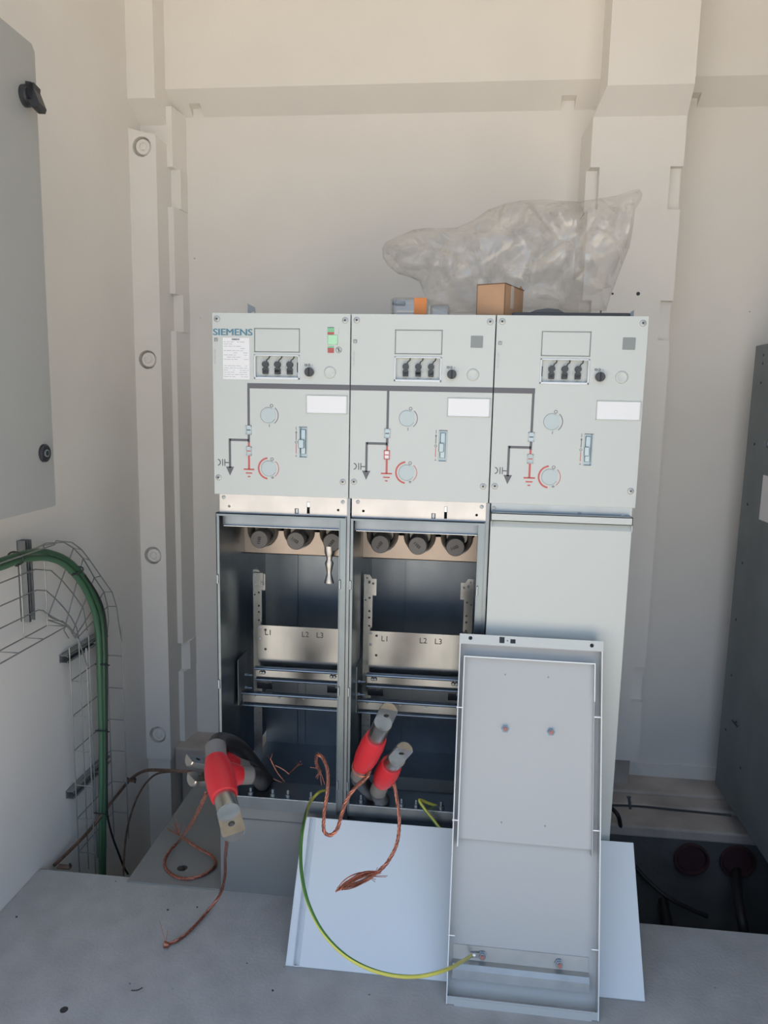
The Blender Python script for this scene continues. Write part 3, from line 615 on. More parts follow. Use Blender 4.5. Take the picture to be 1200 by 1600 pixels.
for nm, a in (('highlight_line', (-.0004, .0018, -.0006, .0004, 0, .7262)), ('highlight_line', (.3017, .3039, -.0006, .0004, 0, .7262))): MB().box(*a).build(nm, M['rim'], D, T=TD)  # thin pale strips as painted highlights on the flange edges
# liner plate with raised edges
c = MB(); c.box(.0115, .2885, .0175, .0195, .3180, .6995); c.box(.0115, .2885, .0040, .0285, .6980, .6995); c.box(.0102, .0118, .0035, .0285, .3050, .6995); c.box(.2880, .2896, .0035, .0285, .62, .6995); c.box(.2880, .2896, .0090, .0285, .3050, .62)
lin = c.build('liner_plate', M['inside'], D, T=TD)
c = MB(); c.box(.0098, .0122, .0028, .0036, .3050, .7000); c.box(.0122, .2900, .0028, .0040, .6974, .7000); c.box(.2876, .2900, .0028, .0036, .62, .6974); c.build('liner_highlight', M['rim'], lin, T=TD)  # painted highlight along the liner edges
for x, z in ((.1006, .6640), (.1928, .6640), (.1017, .3570), (.1926, .3570)):
    MB().lathe((x, .0178, z), (x, -1, z), [(0, .0020), (.0004, .0020)], 12).build('rivet_hole', M['blank'], lin, T=TD)
for x, z in ((.1039, .5500), (.2004, .5500), (.0709, .0883), (.2276, .0883)):
    nut = MB().lathe((x, .0175 if z > .3 else .0245, z), (x, -1, z), [(0, .0095), (.0012, .0095), (.0013, .0072), (.007, .0072), (.0078, .006)], 6).build('nut', M['galv'], D, T=TD)
    MB().lathe((x, .0100 if z > .3 else .0170, z), (x, -1, z), [(0, .0042), (.0035, .0042), (.0045, .0030)], 14).build('stud_end', M['studred'], nut, True, T=TD)
for x0, z in ((.0, .5895), (.0, .3565), (.0, .1287)): MB().cyl((x0 - .002, .006, z), (x0 + .0125, .006, z), .0024, 10).build('side_pin', M['zinc'], D, True, T=TD)
for x0, z in ((.3035, .5884), (.3035, .3595), (.3035, .1294)): MB().cyl((x0 + .001, .006, z), (x0 - .0145, .006, z), .0026, 10).build('side_pin', M['zinc'], D, True, T=TD)
c = MB(); c.prism([(.0285, .1050), (.0285, .0760), (.0190, .0700), (.0140, .0610), (.0140, .0440), (.0125, .0440), (.0125, .0615), (.0178, .0712), (.0268, .0768), (.0268, .1050)], .0100, .2870, 'x')
c.build('stiffening_rail', M['rail'], D, T=TD)

# ------------------------------------------------------------------ floor plate over the pit
c = MB(); c.box(-.2455, -.003, .0105, .56, .0005, .0035, .0006); fp = c.build('floor_plate', M['plate'])
tag(fp, 'grey steel floor plate with a round hole bridging the pit left of the switchgear', 'plate')
p = atZ(285, 1356, .0035); ct = MB(); ct.cyl((p.x, p.y, -.01), (p.x, p.y, .01), .0135, 24); carve(fp, ct)
c = MB(); c.box(-.235, .0, .50, .55, -.05, .0004, .002); tag(c.build('pit_beam', M['galvd']), 'steel beam across the pit under the grey floor plate', 'beam')

# ------------------------------------------------------------------ cables
def frame_from(ax, hint):
    ax = ax.normalized(); s = (hint - ax * hint.dot(ax)).normalized(); return ax, s, ax.cross(s)
def lug(parent, a, b, r, hint):
    """tinned lug from a to b; the half facing hint is milled flat near the tip, with a hole"""
    ax, n, sd = frame_from(b - a, hint); L = (b - a).length
    m = MB(); m.lathe((0, 0, 0), (0, 0, 1), [(0, r * .96), (.002, r), (L - r * .30, r), (L - r * .10, r * .96), (L, r * .86)], 36); o = m.build('cable_lug', M['tin'], parent)
    ct = MB(); ct.box(-r * 2, r * 2, r * .0, r * 2, L - r * 2.5, L + .05); carve(o, ct); ct = MB(); ct.cyl((0, -r * 2, L - r * 1.15), (0, r * 2, L - r * 1.15), r * .30, 20); carve(o, ct)
    Tm = Matrix(((sd.x, n.x, ax.x, a.x), (sd.y, n.y, ax.y, a.y), (sd.z, n.z, ax.z, a.z), (0, 0, 0, 1)))
    Tm = Matrix(((-sd.x, n.x, ax.x, a.x), (-sd.y, n.y, ax.y, a.y), (-sd.z, n.z, ax.z, a.z), (0, 0, 0, 1))) if sd.cross(n).dot(ax) < 0 else Tm
    me = o.data; me.transform(Tm)
    for v in me.polygons: v.use_smooth = True
    try: me.set_sharp_from_angle(angle=math.radians(30))
    except Exception: pass
    return o
def termination(label, j0, s0, s1, tip, r, hint, sheath):
    root = Vector(j0); t = thing('cable_termination', label, 'cable', root, 'red sleeved cable ends hanging out of the compartments')
    j0, s0, s1, tip = [Vector(v) - root for v in (j0, s0, s1, tip)]
    sh = [Vector(v) - root for v in sheath]
    MB().tube(sh, r * .92, 16, n=8).build('cable_sheath', M['jackb'], t, True)
    L = (s0 - j0).length; MB().lathe(j0, s0, [(-.012, r * .80), (-.008, r * .98), (L * .5, r * 1.0), (L + .004, r * 1.0)], 28).build('insulation', M['jacket'], t, True)
    L = (s1 - s0).length; MB().lathe(s0, s1, [(-.004, r * 1.03), (0, r * 1.06), (L * .16, r * 1.25), (L * .35, r * 1.36), (L * .72, r * 1.36), (L * .90, r * 1.26), (L * .985, r * 1.20), (L, r * 1.04)], 32).build('red_sleeve', M['sleeve'], t, True)
    lug(t, s1 - (s1 - s0).normalized() * .004, tip, r, Vector(hint)); return t
def strands(parent, p, dirv, n, ln, spread, rad=.0006, name='frayed_strand', seed=1, shift=None):
    random.seed(seed); d = Vector(dirv).normalized(); m = MB()
    for k in range(n):
        a = Vector([random.uniform(-1, 1) for _ in range(3)]); q = (d + a * spread).normalized(); l = ln * random.uniform(.5, 1); bnd = Vector([random.uniform(-1, 1) for _ in range(3)]) * l * .25
        m.tube([p, p + q * l * .5 + bnd * .4, p + q * l + bnd], rad, 5, n=3)
    return m.build(name, M['copper'], parent, shift=shift)
def braid(parent, pts, r, name='copper_screen_wire', m='copper', root=(0, 0, 0)):
    """a twisted bundle of four strands along pts"""
    pts = spline([Vector(p) - Vector(root) for p in pts], 10); mb = MB(); n = len(pts)
    tan = [(pts[min(i + 1, n - 1)] - pts[max(i - 1, 0)]).normalized() for i in range(n)]; nx = tan[0].orthogonal().normalized(); fr = []; d = 0
    for i in range(n):
        nx = (nx - tan[i] * nx.dot(tan[i])).normalized(); fr.append((nx.copy(), tan[i].cross(nx), d))
        if i < n - 1: d += (pts[i + 1] - pts[i]).length
    for s in range(4):
        mb.tube([pts[i] + (fr[i][0] * math.cos(fr[i][2] * 170 + s * PI / 2) + fr[i][1] * math.sin(fr[i][2] * 170 + s * PI / 2)) * r * .66 for i in range(n)], r * .52, 6, smooth=False)
    return mb.build(name, M[m], parent, True)
UPH = Vector((0, -.35, 1))
# left cluster
r = .0195
mj, ms, me_, mt = atD(337, 1170, 1.375), atD(338, 1189, 1.355), atD(351, 1246, 1.285), atD(366, 1303, 1.215)
T1 = termination('red sleeved cable end at left compartment, lug pointing at the viewer', mj, ms, me_, mt, r, CU * .8 - CF * .6,
    [atD(337, 1168, 1.40), atD(345, 1158, 1.50), atD(372, 1168, 1.60), atD(400, 1200, 1.68), atY(420, 1225, .12)])
j, s0, s1, tp = atD(386, 1211, 1.47), atD(372, 1211, 1.46), atD(336, 1212, 1.42), atD(299, 1214, 1.385)
T2 = termination('cable end whose lug points left, behind the nearest red sleeve, lower of two', j, s0, s1, tp, .0185, CU * 1.0 - CF * .30,
    [j, atD(392, 1212, 1.50), atD(402, 1214, 1.58), atY(412, 1228, .10)])
j, s0, s1, tp = atD(378, 1200, 1.55), atD(366, 1196, 1.54), atD(332, 1190, 1.51), atD(296, 1184, 1.475)
T3 = termination('cable end whose lug points left beside the concrete ledge, upper of two', j, s0, s1, tp, .0180, CU * 1.0 - CF * .30,
    [j, atD(388, 1202, 1.58), atD(400, 1212, 1.64), atY(410, 1228, .14)])
# right cluster
j, s0, s1, tp = atD(562, 1209, 1.46), atD(566, 1196, 1.45), atD(588, 1152, 1.39), atD(608, 1109, 1.33)
T4 = termination('upper left red sleeved cable end in front of the middle compartment', j, s0, s1, tp, .0172, CU * -.9 - CF * .9 - CR * .1,
    [j, atD(560, 1216, 1.49), atD(570, 1228, 1.58), atY(585, 1245, .08)])
j, s0, s1, tp = atD(592, 1233, 1.50), atD(597, 1221, 1.49), atD(612, 1194, 1.44), atD(633, 1171, 1.39)
T5 = termination('lower right red sleeved cable end in front of the middle compartment', j, s0, s1, tp, .0172, CU * -.9 - CF * .9 - CR * .1,
    [j, atD(591, 1240, 1.52), atD(594, 1246, 1.60), atY(600, 1250, .08)])
# screen wires
def loc(t, pts): return [p - t.location for p in pts]
pl = [atD(322, 1240, 1.36), atD(312, 1262, 1.40), atD(300, 1285, 1.46), atD(290, 1300, 1.56), atZ(278, 1316, .045), atZ(264, 1331, .018), atZ(257, 1350, .009), atZ(268, 1366, .008), atZ(290, 1373, .008), atZ(318, 1367, .008), atZ(336, 1352, .010), atZ(332, 1338, .012), atZ(308, 1324, .022), atZ(283, 1307, .036)]
braid(T1, pl, .0036, root=T1.location); e = atZ(281, 1306, .037) - T1.location; strands(T1, e, Vector((-.6, .5, .5)), 14, .05, .7, seed=4)
pl = [atD(356, 1290, 1.30), atD(355, 1310, 1.34), atZ(352, 1340, .19), atZ(351, 1370, .10), atZ(344, 1397, .04), atZ(325, 1423, .010), atZ(298, 1453, .006), atZ(278, 1469, .005), atZ(260, 1476, .006)]
braid(T2, pl, .0034, root=T2.location); e = atZ(259, 1476, .007) - T2.location
MB().lathe(e - Vector((.006, 0, 0)), e + Vector((.1, 0, 0)), [(0, .002), (.003, .0075), (.010, .006), (.014, .0035)], 12).build('wire_crimp', M['copper'], T2, True)
strands(T2, e, Vector((-.2, .5, .5)), 3, .045, .4, seed=9); strands(T2, e, Vector((.4, -.5, .1)), 2, .02, .3, seed=10)
pl = [atD(612, 1212, 1.47), atD(616, 1226, 1.47), atD(621, 1255, 1.46), atD(624, 1285, 1.45), atD(620, 1318, 1.44), atD(607, 1345, 1.43), atD(590, 1364, 1.42)]
braid(T5, pl, .0032, root=T5.location)
a, b = atD(592, 1362, 1.42) - T5.location, atD(524, 1392, 1.42) - T5.location; m = MB(); random.seed(12)
for k in range(26):
    o1 = Vector([random.uniform(-1, 1) * .0035 for _ in range(3)]); o2 = Vector((random.uniform(-1, 1) * .010, random.uniform(-.005, .005), random.uniform(-1, 1) * .010)); t = random.uniform(.75, 1.0)
    e = a.lerp(b, t) + o1
    m.tube([a + o1 * .4, a.lerp(b, .35 * t) + o2, a.lerp(b, .7 * t) + o2 * .9, e], .0012, 5, n=4)
m.build('frayed_end', M['copper'], T5, True); strands(T5, a.lerp(b, .25), CR * .9 - CU * .25, 6, .035, .5, seed=5); strands(T5, a.lerp(b, .1), CR * .5 + CU * .8, 4, .022, .4, seed=6)
# ring and wire of the upper cable
ax = (s1 - s0).normalized(); pl = []
A0, A1 = atD(566, 1198, 1.452), atD(588, 1152, 1.39); axx, n1, n2 = frame_from(A1 - A0, CU)
ring = [A0 - axx * .002 + (n1 * math.cos(t) + n2 * math.sin(t)) * .0195 for t in [2 * PI * k / 20 for k in range(21)]]
MB().tube(loc(T4, ring), .0013, 6, smooth=False).build('binding_wire', M['copper'], T4)
MB().tube(loc(T4, [q - axx * .004 for q in ring]), .0013, 6, smooth=False).build('binding_wire', M['copper'], T4)
pl = [atD(578, 1203, 1.43), atD(572, 1215, 1.44), atD(553, 1233, 1.45), atD(541, 1252, 1.45), atD(533, 1275, 1.45), atD(527, 1295, 1.45), atD(516, 1305, 1.45), atD(506, 1297, 1.45), atD(507, 1268, 1.45), atD(512, 1235, 1.46), atD(512, 1205, 1.48), atD(505, 1185, 1.50), atD(496, 1179, 1.51), atD(494, 1192, 1.53), atD(500, 1206, 1.55)]
braid(T4, pl, .0034, root=T4.location); strands(T4, atD(500, 1204, 1.54) - T4.location, -CU, 8, .03, .5, seed=8); strands(T4, atD(497, 1200, 1.54) - T4.location, -CR, 1, .04, .1, seed=2)
# loose copper strands inside the left compartment
m = thing('copper_strands', 'loose bare copper strands lying in the left compartment', 'wire', atY(440, 1215, .09))
q = m.location
for pts in ([(404, 1200), (418, 1212), (445, 1225)], [(422, 1185), (432, 1205), (445, 1222)], [(430, 1196), (442, 1202), (452, 1210)], [(452, 1208), (461, 1200), (468, 1193)]):
    MB().tube([atY(x, y, .09) - q for x, y in pts], .0019, 6).build('strand', M['copper'], m, True)
strands(m, atY(463, 1198, .09) - q, CR * .6 + CU * .7, 6, .018, .5, seed=3); strands(m, atY(422, 1187, .09) - q, CU, 4, .014, .6, seed=13)
# green and yellow earth conductor to the standing cover
st = D0 + EX * .0488 + EZ * .0886 - EN * .022
pl = [atY(508, 1235, .035), atY(497, 1239, .0), atY(484, 1255, -.05), atD(475, 1285, 1.50), atD(470, 1325, 1.44), atD(472, 1370, 1.39), atD(483, 1415, 1.35), atD(507, 1460, 1.32), atD(545, 1497, 1.31), atD(595, 1520, 1.31), atD(650, 1526, 1.325), atD(700, 1514, 1.36), st + EN * .002]
W = thing('earth_conductor', 'green and yellow earth wire looping from left compartment to the upright cover', 'wire', pl[0])
MB().tube([p - pl[0] for p in pl], .0034, 12, n=10).build('insulation', M['gy'], W, True)
q = st - pl[0]; m = MB(); m.tube([q - EX * .004, q + EX * .008], .0045, 12, smooth=False); m.box(q.x + .006, q.x + .022, q.y - .001, q.y + .001, q.z - .005, q.z + .005); m.build('ring_terminal', M['zinc'], W, True)
pl = [atY(690, 1262, .03), atY(672, 1256, .02), atY(655, 1250, .0), atY(664, 1265, -.012), atY(676, 1280, -.02), atY(690, 1298, -.03)]
tag(MB().tube(pl, .0038, 12).build('earth_conductor', M['gy'], None, True), 'short green and yellow wire end over the foot bar of the middle unit', 'wire')

# ------------------------------------------------------------------ things on top of the switchgear
ztop = 1.4003
P = atY(790, 490, .02); B = thing('cardboard_box', 'small brown cardboard box standing on top of the switchgear', 'box', (P.x - .003, .022, ztop))
B.rotation_euler = (0, 0, math.radians(-24)); m = MB(); m.box(-.064, 0, 0, .115, 0, .0685, .0008); m.build('carton', M['card'], B)
m = MB(); m.box(-.0645, .0005, -.0008, .0, .0672, .0692); m.box(-.0645, -.0632, -.0008, 0, 0, .069); m.box(-.0010, .0008, -.0008, .0, 0, .069); m.box(0, .0008, 0, .115, .0672, .0692); m.build('carton_edges', M['cardd'], B)
MB().box(0, .0008, .035, .052, .020, .0690).build('packing_tape', M['tape'], B)
m = MB(); m.prism([(.085, .0685), (.110, .0685), (.110, .0705), (.097, .076)], -.002, .0, 'x'); m.build('flap', M['card'], B)
P = atY(800, 490, .03); Q = atY(984, 491, .03)
H = thing('operating_lever', 'flat black operating lever lying on top of the right switchgear unit', 'lever', ((P.x + Q.x) / 2, .03, ztop)); L = (Q.x - P.x) / 2
MB().box(-L, L, -.012, .012, 0, .0085, .0035, 3).build('bar', M['knob'], H, True)
MB().prism([(-L * .78, .004), (-L * .60, .0135), (-L * .40, .017), (-L * .22, .0150), (-L * .08, .006)][::-1], -.010, .010).build('grip', M['knob'], H, True)
MB().box(L * .5, L * .52, -.003, .003, .008, .014).build('stop_pin', M['knob'], H)
# clear case with orange label
P = atY(612, 488, .06); Q = atY(668, 488, .06); wd = Q.x - P.x
K = thing('plastic_case', 'clear plastic case with an orange label on top of middle unit', 'case', (P.x, .06, ztop + .0035))
MB().box(0, wd, 0, .05, .002, .040, .006, 3).build('shell', M['clear'], K, True)
MB().box(wd * .62, wd * .97, -.0012, .0, .003, .0385, .0005).build('label', M['orange'], K)
m = MB(); m.box(-.003, .001, -.001, .05, .004, .036, .001); m.box(.008, .010, -.0012, 0, .003, .038); m.box(.010, wd * .62, -.001, 0, .003, .005); m.build('moulded_rim', M['clear'], K)
MB().box(wd * .02, wd * .35, .010, .040, .026, .034, .002).build('insert', M['blank'], K)
P = atY(590, 489, .045); Q = atY(698, 489, .045)
MB().prism([(P.x, ztop), (Q.x, ztop), (Q.x, ztop + .0015), (P.x + .03, ztop + .003), (P.x + .012, ztop + .003)], .035, .14).build('metal_tray', M['galvd'])
tag(bpy.data.objects['metal_tray'], 'thin dark metal sheet lying under the clear plastic case', 'sheet')
P = atY(672, 488, .10); Q = atY(702, 488, .10)
MB().box(P.x, Q.x, .10, .15, ztop, ztop + .034, .006, 3).build('plastic_case', M['clear'], None, True)
tag([o for o in bpy.data.objects if o.name.startswith('plastic_case') and o.type == 'MESH'][0], 'empty clear plastic case between the orange label and the cardboard box', 'case')

# crumpled transparent bag
OUT = [(597, 388), (603, 378), (622, 369), (645, 359), (665, 356), (690, 357), (712, 356), (738, 345), (762, 328), (790, 318), (815, 313), (850, 312), (880, 314), (905, 315), (935, 310), (962, 306), (985, 298), (999, 295), (1004, 303), (1001, 314), (992, 328), (990, 350), (984, 385), (972, 415), (962, 442), (954, 462), (947, 486), (905, 490), (840, 490), (770, 490), (700, 490), (672, 480), (664, 462), (655, 440), (640, 433), (622, 428), (606, 415), (598, 402)]
YB0 = .30; oc = [(lambda p: Vector((p.x, p.z)))(atY(x, y, YB0)) for x, y in OUT]
def inside(p):
    c = False; n = len(oc)
    for i in range(n):
        a, b = oc[i], oc[(i + 1) % n]
        if (a.y > p.y) != (b.y > p.y) and p.x < (b.x - a.x) * (p.y - a.y) / (b.y - a.y) + a.x: c = not c
    return c
def edist(p):
    best = 9
    for i in range(len(oc)):
        a, b = oc[i], oc[(i + 1) % len(oc)]; ab = b - a; t = max(0, min(1, (p - a).dot(ab) / ab.dot(ab))); best = min(best, (a + ab * t - p).length)
    return best
random.seed(21); pts = list(oc); x0 = min(p.x for p in oc); x1 = max(p.x for p in oc); z0 = min(p.y for p in oc); z1 = max(p.y for p in oc); st_ = .0085
yy = z0
while yy < z1:
    xx = x0
    while xx < x1:
        p = Vector((xx + random.uniform(-.3, .3) * st_, yy + random.uniform(-.3, .3) * st_))
        if inside(p) and edist(p) > st_ * .5: pts.append(p)
        xx += st_
    yy += st_
cdt = delaunay_2d_cdt(pts, [], [list(range(len(oc)))], 1, 1e-6); vv, ff = cdt[0], cdt[2]
m = MB(); feats = [Vector((random.uniform(x0, x1), random.uniform(z0, z1))) for _ in range(52)]
def crease(p, k):
    q = Vector((p.x * 1.0 + .03 * noise.noise(Vector((p.x * 9, p.y * 9, k))), p.y)); ds = sorted((q - f).length for f in feats[k * 26:(k + 1) * 26]); return min(.05, ds[1] - ds[0])
for side in (0, 1):
    vs = []
    for p in vv:
        e = edist(p); h = .115 * (1 - math.exp(-e / .06)); cr = crease(p, side); nz = noise.noise(Vector((p.x * 14, p.y * 14, side * 5))) * .018 + noise.noise(Vector((p.x * 40, p.y * 22, side * 3))) * .007
        f = min(1, e / .02); d = h * .8 + (cr * 1.05 + nz) * f
        vs.append(m.bm.verts.new((p.x, YB0 + (-d if side == 0 else d), max(ztop + .002, p.y))))
    for fc in ff: m.bm.faces.new([vs[k] for k in (fc if side == 0 else fc[::-1])])
bmesh.ops.remove_doubles(m.bm, verts=m.bm.verts, dist=1e-5); bmesh.ops.recalc_face_normals(m.bm, faces=m.bm.faces)
bag = m.build('plastic_bag', M['film']); bag.data.polygons.foreach_set('use_smooth', [True] * len(bag.data.polygons))
tag(bag, 'large crumpled transparent plastic bag on top of the switchgear', 'bag')

# ------------------------------------------------------------------ wall cabinet on the left
XC = -.30; a = atX(90, 790, XC); b_ = atX(50, 68, XC)
K = thing('wall_cabinet', 'grey steel wall cabinet with black handle on the left wall', 'cabinet', (XL, -.4, a.z))
z1 = b_.z - a.z; y1 = -.137 + .4; m = MB(); m.box(0, XC - XL - .016, -.50, y1 + .004, -.004, z1 + .004, .003); m.build('cabinet_body', M['cab'], K)
m = MB(); q = .012; m.prism([(-.50, 0), (y1 - .003, 0), (y1, .003), (y1, z1 - q), (y1 - q * .8, z1), (-.50, z1)], XC - XL - .016, XC - XL, 'x'); d_ = m.build('door', M['cab'], K); bevmod(d_, .003)
h = atX(38, 150, XC) - Vector((XL, -.4, a.z)); fx = XC - XL
MB().lathe((fx, h.y, h.z), (1, h.y, h.z), [(0, .020), (.006, .020), (.008, .017), (.012, .016)], 24).build('handle_rosette', M['black'], d_, True)
m = MB(); T = Matrix.Translation((fx, h.y, h.z)) @ Matrix.Rotation(math.radians(-10), 4, 'X'); m.box(.010, .026, -.012, .012, -.016, .020, .002); m.prism([(.008, .022), (.020, .020), (.038, -.020), (.036, -.028), (.022, -.027), (.008, .004)], -.012, .014, 'y'); m.build('handle', M['black'], d_, T=T)
h = atX(68, 708, XC) - Vector((XL, -.4, a.z))
MB().lathe((fx, h.y, h.z), (1, h.y, h.z), [(0, .0185), (.005, .0185), (.007, .016), (.007, .0095), (.005, .009), (.005, .006), (.009, .0055), (.009, .003)], 28).build('lock', M['black'], d_, True)
MB().lathe((fx + .006, h.y, h.z), (1, h.y, h.z), [(0, .0078), (.0025, .0078), (.0025, .0060)], 24).build('lock_ring', M['slotm'], d_, True)

# ------------------------------------------------------------------ wire tray with brackets and cables
XB, XF = -.465, -.418
Tt = thing('wire_cable_tray', 'zinc wire mesh cable tray bending down along the left wall', 'cable tray', (XB, .2, .6)); tl = Tt.location
def wires(paths, r, nm, sm=False):
    m = MB()
    for pth in paths: m.tube([Vector(p) - tl for p in pth], r, 6, smooth=sm)
    return m.build(nm, M['wire'], Tt, True)
zb, zt = .640, .845; ps = []
c1 = lambda L, X: [atX(x / 4, 800 + y / 4, X) for x, y in L]
BN = [c1([(222, 358), (320, 366), (390, 430), (460, 515), (520, 600), (545, 740)], XB), c1([(230, 488), (290, 492), (345, 540), (400, 600), (445, 660), (480, 725), (492, 790)], XB), c1([(240, 612), (270, 616), (320, 660), (395, 690), (440, 735), (470, 790)], XB)]
for b in BN: ps.append([(XB, -.75, b[0].z), b[0]])
ps.append([(XB, -.75, zb), (XB, .075, zb)])
ps += [[(XF, -.75, zb - .002), (XF, .085, zb - .002)], [(XF, -.75, zt + .01), (XF, .05, zt + .01)], [(XB, -.75, zt), (XB, .05, zt)]]
for y in [-.72 + .1 * k for k in range(9)]: ps.append([(XF, y, zt + .01), (XB, y, zt), (XB, y, zb), (XF, y, zb)])
wires(ps, .0017, 'horizontal_run')
c1 = lambda L, X: [atX(x / 4, 800 + y / 4, X) for x, y in L]
ps = list(BN)
ro = c1([(350, 180), (450, 190), (510, 235), (560, 300), (630, 400), (700, 500), (728, 590), (740, 680)], XF); bo = c1([(290, 195), (400, 190), (460, 225), (520, 290), (590, 410), (650, 500), (672, 590), (678, 680)], XB)
ri = c1([(300, 675), (390, 682), (430, 715), (490, 790)], XF)
ps += [[(XF, .05, zt + .01)] + ro + [(XF, .38, .50)], [(XB, .05, zt)] + bo + [(XB, .38, .50)], [(XF, .085, zb - .002)] + ri + [(XF, .176, .50)]]
for a_, b2, c_, d2 in ((2, 2, (305, 640), (390, 690)), (3, 3, (400, 740), (430, 790)), (4, 4, (450, 760), (480, 790)), (5, 5, (470, 780), (490, 800)), (6, 6, (480, 790), (500, 810))):
    ps.append([ro[a_], bo[b2], atX(c_[0] / 4, 800 + c_[1] / 4, XB), atX(d2[0] / 4, 800 + d2[1] / 4, XF)])
wires(ps, .0017, 'bend')
ps = []
for y in (.176, .225, .278, .33, .38): ps.append([(XB, y, .55), (XB, y, -.13)])
for y in (.176, .38): ps.append([(XF, y, .55), (XF, y, -.13)])
for k in range(6): z = .455 - .1 * k; ps.append([(XF, .176, z), (XB, .176, z), (XB, .38, z), (XF, .38, z)])
wires(ps, .0017, 'vertical_run')
def bracket(p0, p1, lab, vertical):
    t = thing('wall_bracket', lab, 'bracket', p0, 'wall brackets of the cable tray'); m = MB(); L = (Vector(p1) - Vector(p0)).length
    if vertical: m.box(0, .0015, 0, .022, 0, L); m.box(0, .024, 0, .0015, 0, L); m.box(0, .024, .0205, .022, 0, L); m.box(.0225, .024, .0, .006, 0, L); m.box(.0225, .024, .016, .022, 0, L)
    else: m.box(0, .0015, 0, L, 0, .022); m.box(0, .024, 0, L, 0, .0015); m.box(0, .024, 0, L, .0205, .022); m.box(.0225, .024, 0, L, 0, .006); m.box(.0225, .024, 0, L, .016, .022)
    m.build('channel', M['brk'], t)
    for k in range(4):
        s = L * (k + .7) / 4.6; c = (.0015, .011, s) if vertical else (.0015, s, .011)
        MB().lathe(c, (1, c[1], c[2]), [(0, .0035), (.0004, .0035)], 10).build('hole', M['debris'], t)
    s = L * .62; c = (.010, .011, s) if vertical else (.010, s, .011); MB().lathe(c, (1, c[1], c[2]), [(0, .0062), (.006, .0062), (.006, .003), (.018, .003)], 6).build('bolt', M['zinc'], t)
    return t
bracket((XL, .014, .668), (XL, .014, .868), 'upright channel bracket behind the horizontal run of the wire tray', True)
bracket((XL, .172, .505), (XL, .400, .505), 'channel bracket just below the bend of the wire tray', False)
bracket((XL, .172, .115), (XL, .385, .115), 'lower channel bracket at foot of the wire tray', False)
# green cables
g1 = c1([(-500, 505), (-200, 400), (0, 345), (110, 305), (200, 288), (310, 290), (410, 335), (505, 440), (572, 570), (605, 700), (618, 850), (622, 1000), (628, 1200), (634, 1400), (634, 1550), (634, 1700), (634, 1900), (634, 2150), (634, 2400)], -.447)
g2 = c1([(-500, 455), (-200, 360), (0, 305), (110, 268), (220, 246), (320, 255), (430, 305), (525, 405), (592, 530), (635, 660), (650, 850), (650, 1000), (652, 1200), (656, 1400), (656, 1550), (655, 1700), (650, 1900), (648, 2150), (648, 2400)], -.437)
tag(MB().tube(g1, .0082, 12, n=8).build('green_cable', M['conduit2'], None, True), 'paler green cable on the inner side of the bend in the wire tray', 'cable', 'green cables in the wire tray')
tag(MB().tube(g2, .0068, 12, n=8).build('green_cable', M['conduit'], None, True), 'dark green cable on the outer side of the bend in the wire tray', 'cable', 'green cables in the wire tray')
g3 = c1([(530, 395), (610, 520), (655, 650), (668, 850), (668, 1000), (668, 1200), (668, 1400), (668, 1600), (668, 1800), (672, 1900), (700, 2020), (740, 2130), (775, 2220), (800, 2262)], -.430)
tag(MB().tube(g3, .0030, 8, n=8).build('black_cable', M['jackb'], None, True), 'thin black cable beside the green cables, curving into the pit', 'cable')
for (x, y), (dx, dy), lb in (((97, 290), (8, 50), 'on the horizontal run near the frame edge'), ((474, 364), (-28, 38), 'at the shoulder of the bend'), ((640, 955), (48, 8), 'just below the bend'), ((640, 1370), (46, 8), 'halfway down the vertical run'), ((628, 1885), (30, 4), 'lowest, near the floor slab')):
    c = atX(x / 4, 800 + y / 4, -.443); e = (atX((x + dx) / 4, 800 + (y + dy) / 4, -.443) - c).normalized() * .0160; nX = Vector((.0190, 0, 0)); ringp = [c + e * math.cos(t) + nX * math.sin(t) for t in [2 * PI * k / 20 for k in range(21)]]
    t = thing('cable_tie', 'dark cable tie round the green cables, ' + lb, 'cable tie', c, 'dark ties round the green cables')
    MB().tube([p - c for p in ringp], .0020, 6, smooth=False).build('strap', M['black'], t, True)
    q = e * 1.05; MB().box(q.x - .003, q.x + .004, q.y - .003, q.y + .003, q.z - .003, q.z + .004, .0006).build('lock_head', M['black'], t)
# old copper conductors running from the left wall to the terminations
a = [atX(85, 1352, -.475), atX(100, 1338, -.470), atX(130, 1308, -.460), atX(150, 1285, -.455), atX(165, 1265, -.44), atY(185, 1240, .45), atY(205, 1217, .42), atY(228, 1204, .35), atY(262, 1204, .25), atY(300, 1206, .12)]
tag(MB().tube(a, .0048, 10).build('earth_braid', M['copperd'], None, True), 'aged copper conductor rising from the pit at left to the red terminations', 'wire')
a = [atY(300, 1207, .13), atY(262, 1206, .26), atY(240, 1212, .36), atY(222, 1232, .38), atY(208, 1262, .38), atY(198, 1300, .36), atY(194, 1340, .33), atY(193, 1372, .30)]
tag(MB().tube(a, .0030, 8).build('earth_braid', M['copperd'], None, True), 'thin aged copper wire dropping into the pit beside the corner column', 'wire')
c = atY(205, 1219, .42); t = thing('cable_clamp', 'small dark clamp on the aged copper conductor beside the tray', 'clamp', c)
MB().box(-.014, .014, -.008, .008, -.003, .003, .001).build('clamp_bar', M['copperd'], t)
for s in (-.012, .012): MB().cyl((s, 0, -.008), (s, 0, .008), .0028, 8).build('clamp_screw', M['black'], t)
c = atX(94, 1354, -.46); t = thing('cable_clamp', 'dark clamp at the slab edge by the left wall', 'clamp', c)
MB().box(-.006, .030, -.008, .008, -.002, .003, .001).build('clamp_bar', M['copperd'], t); MB().cyl((.028, 0, -.002), (.028, 0, .012), .003, 8).build('clamp_screw', M['black'], t)

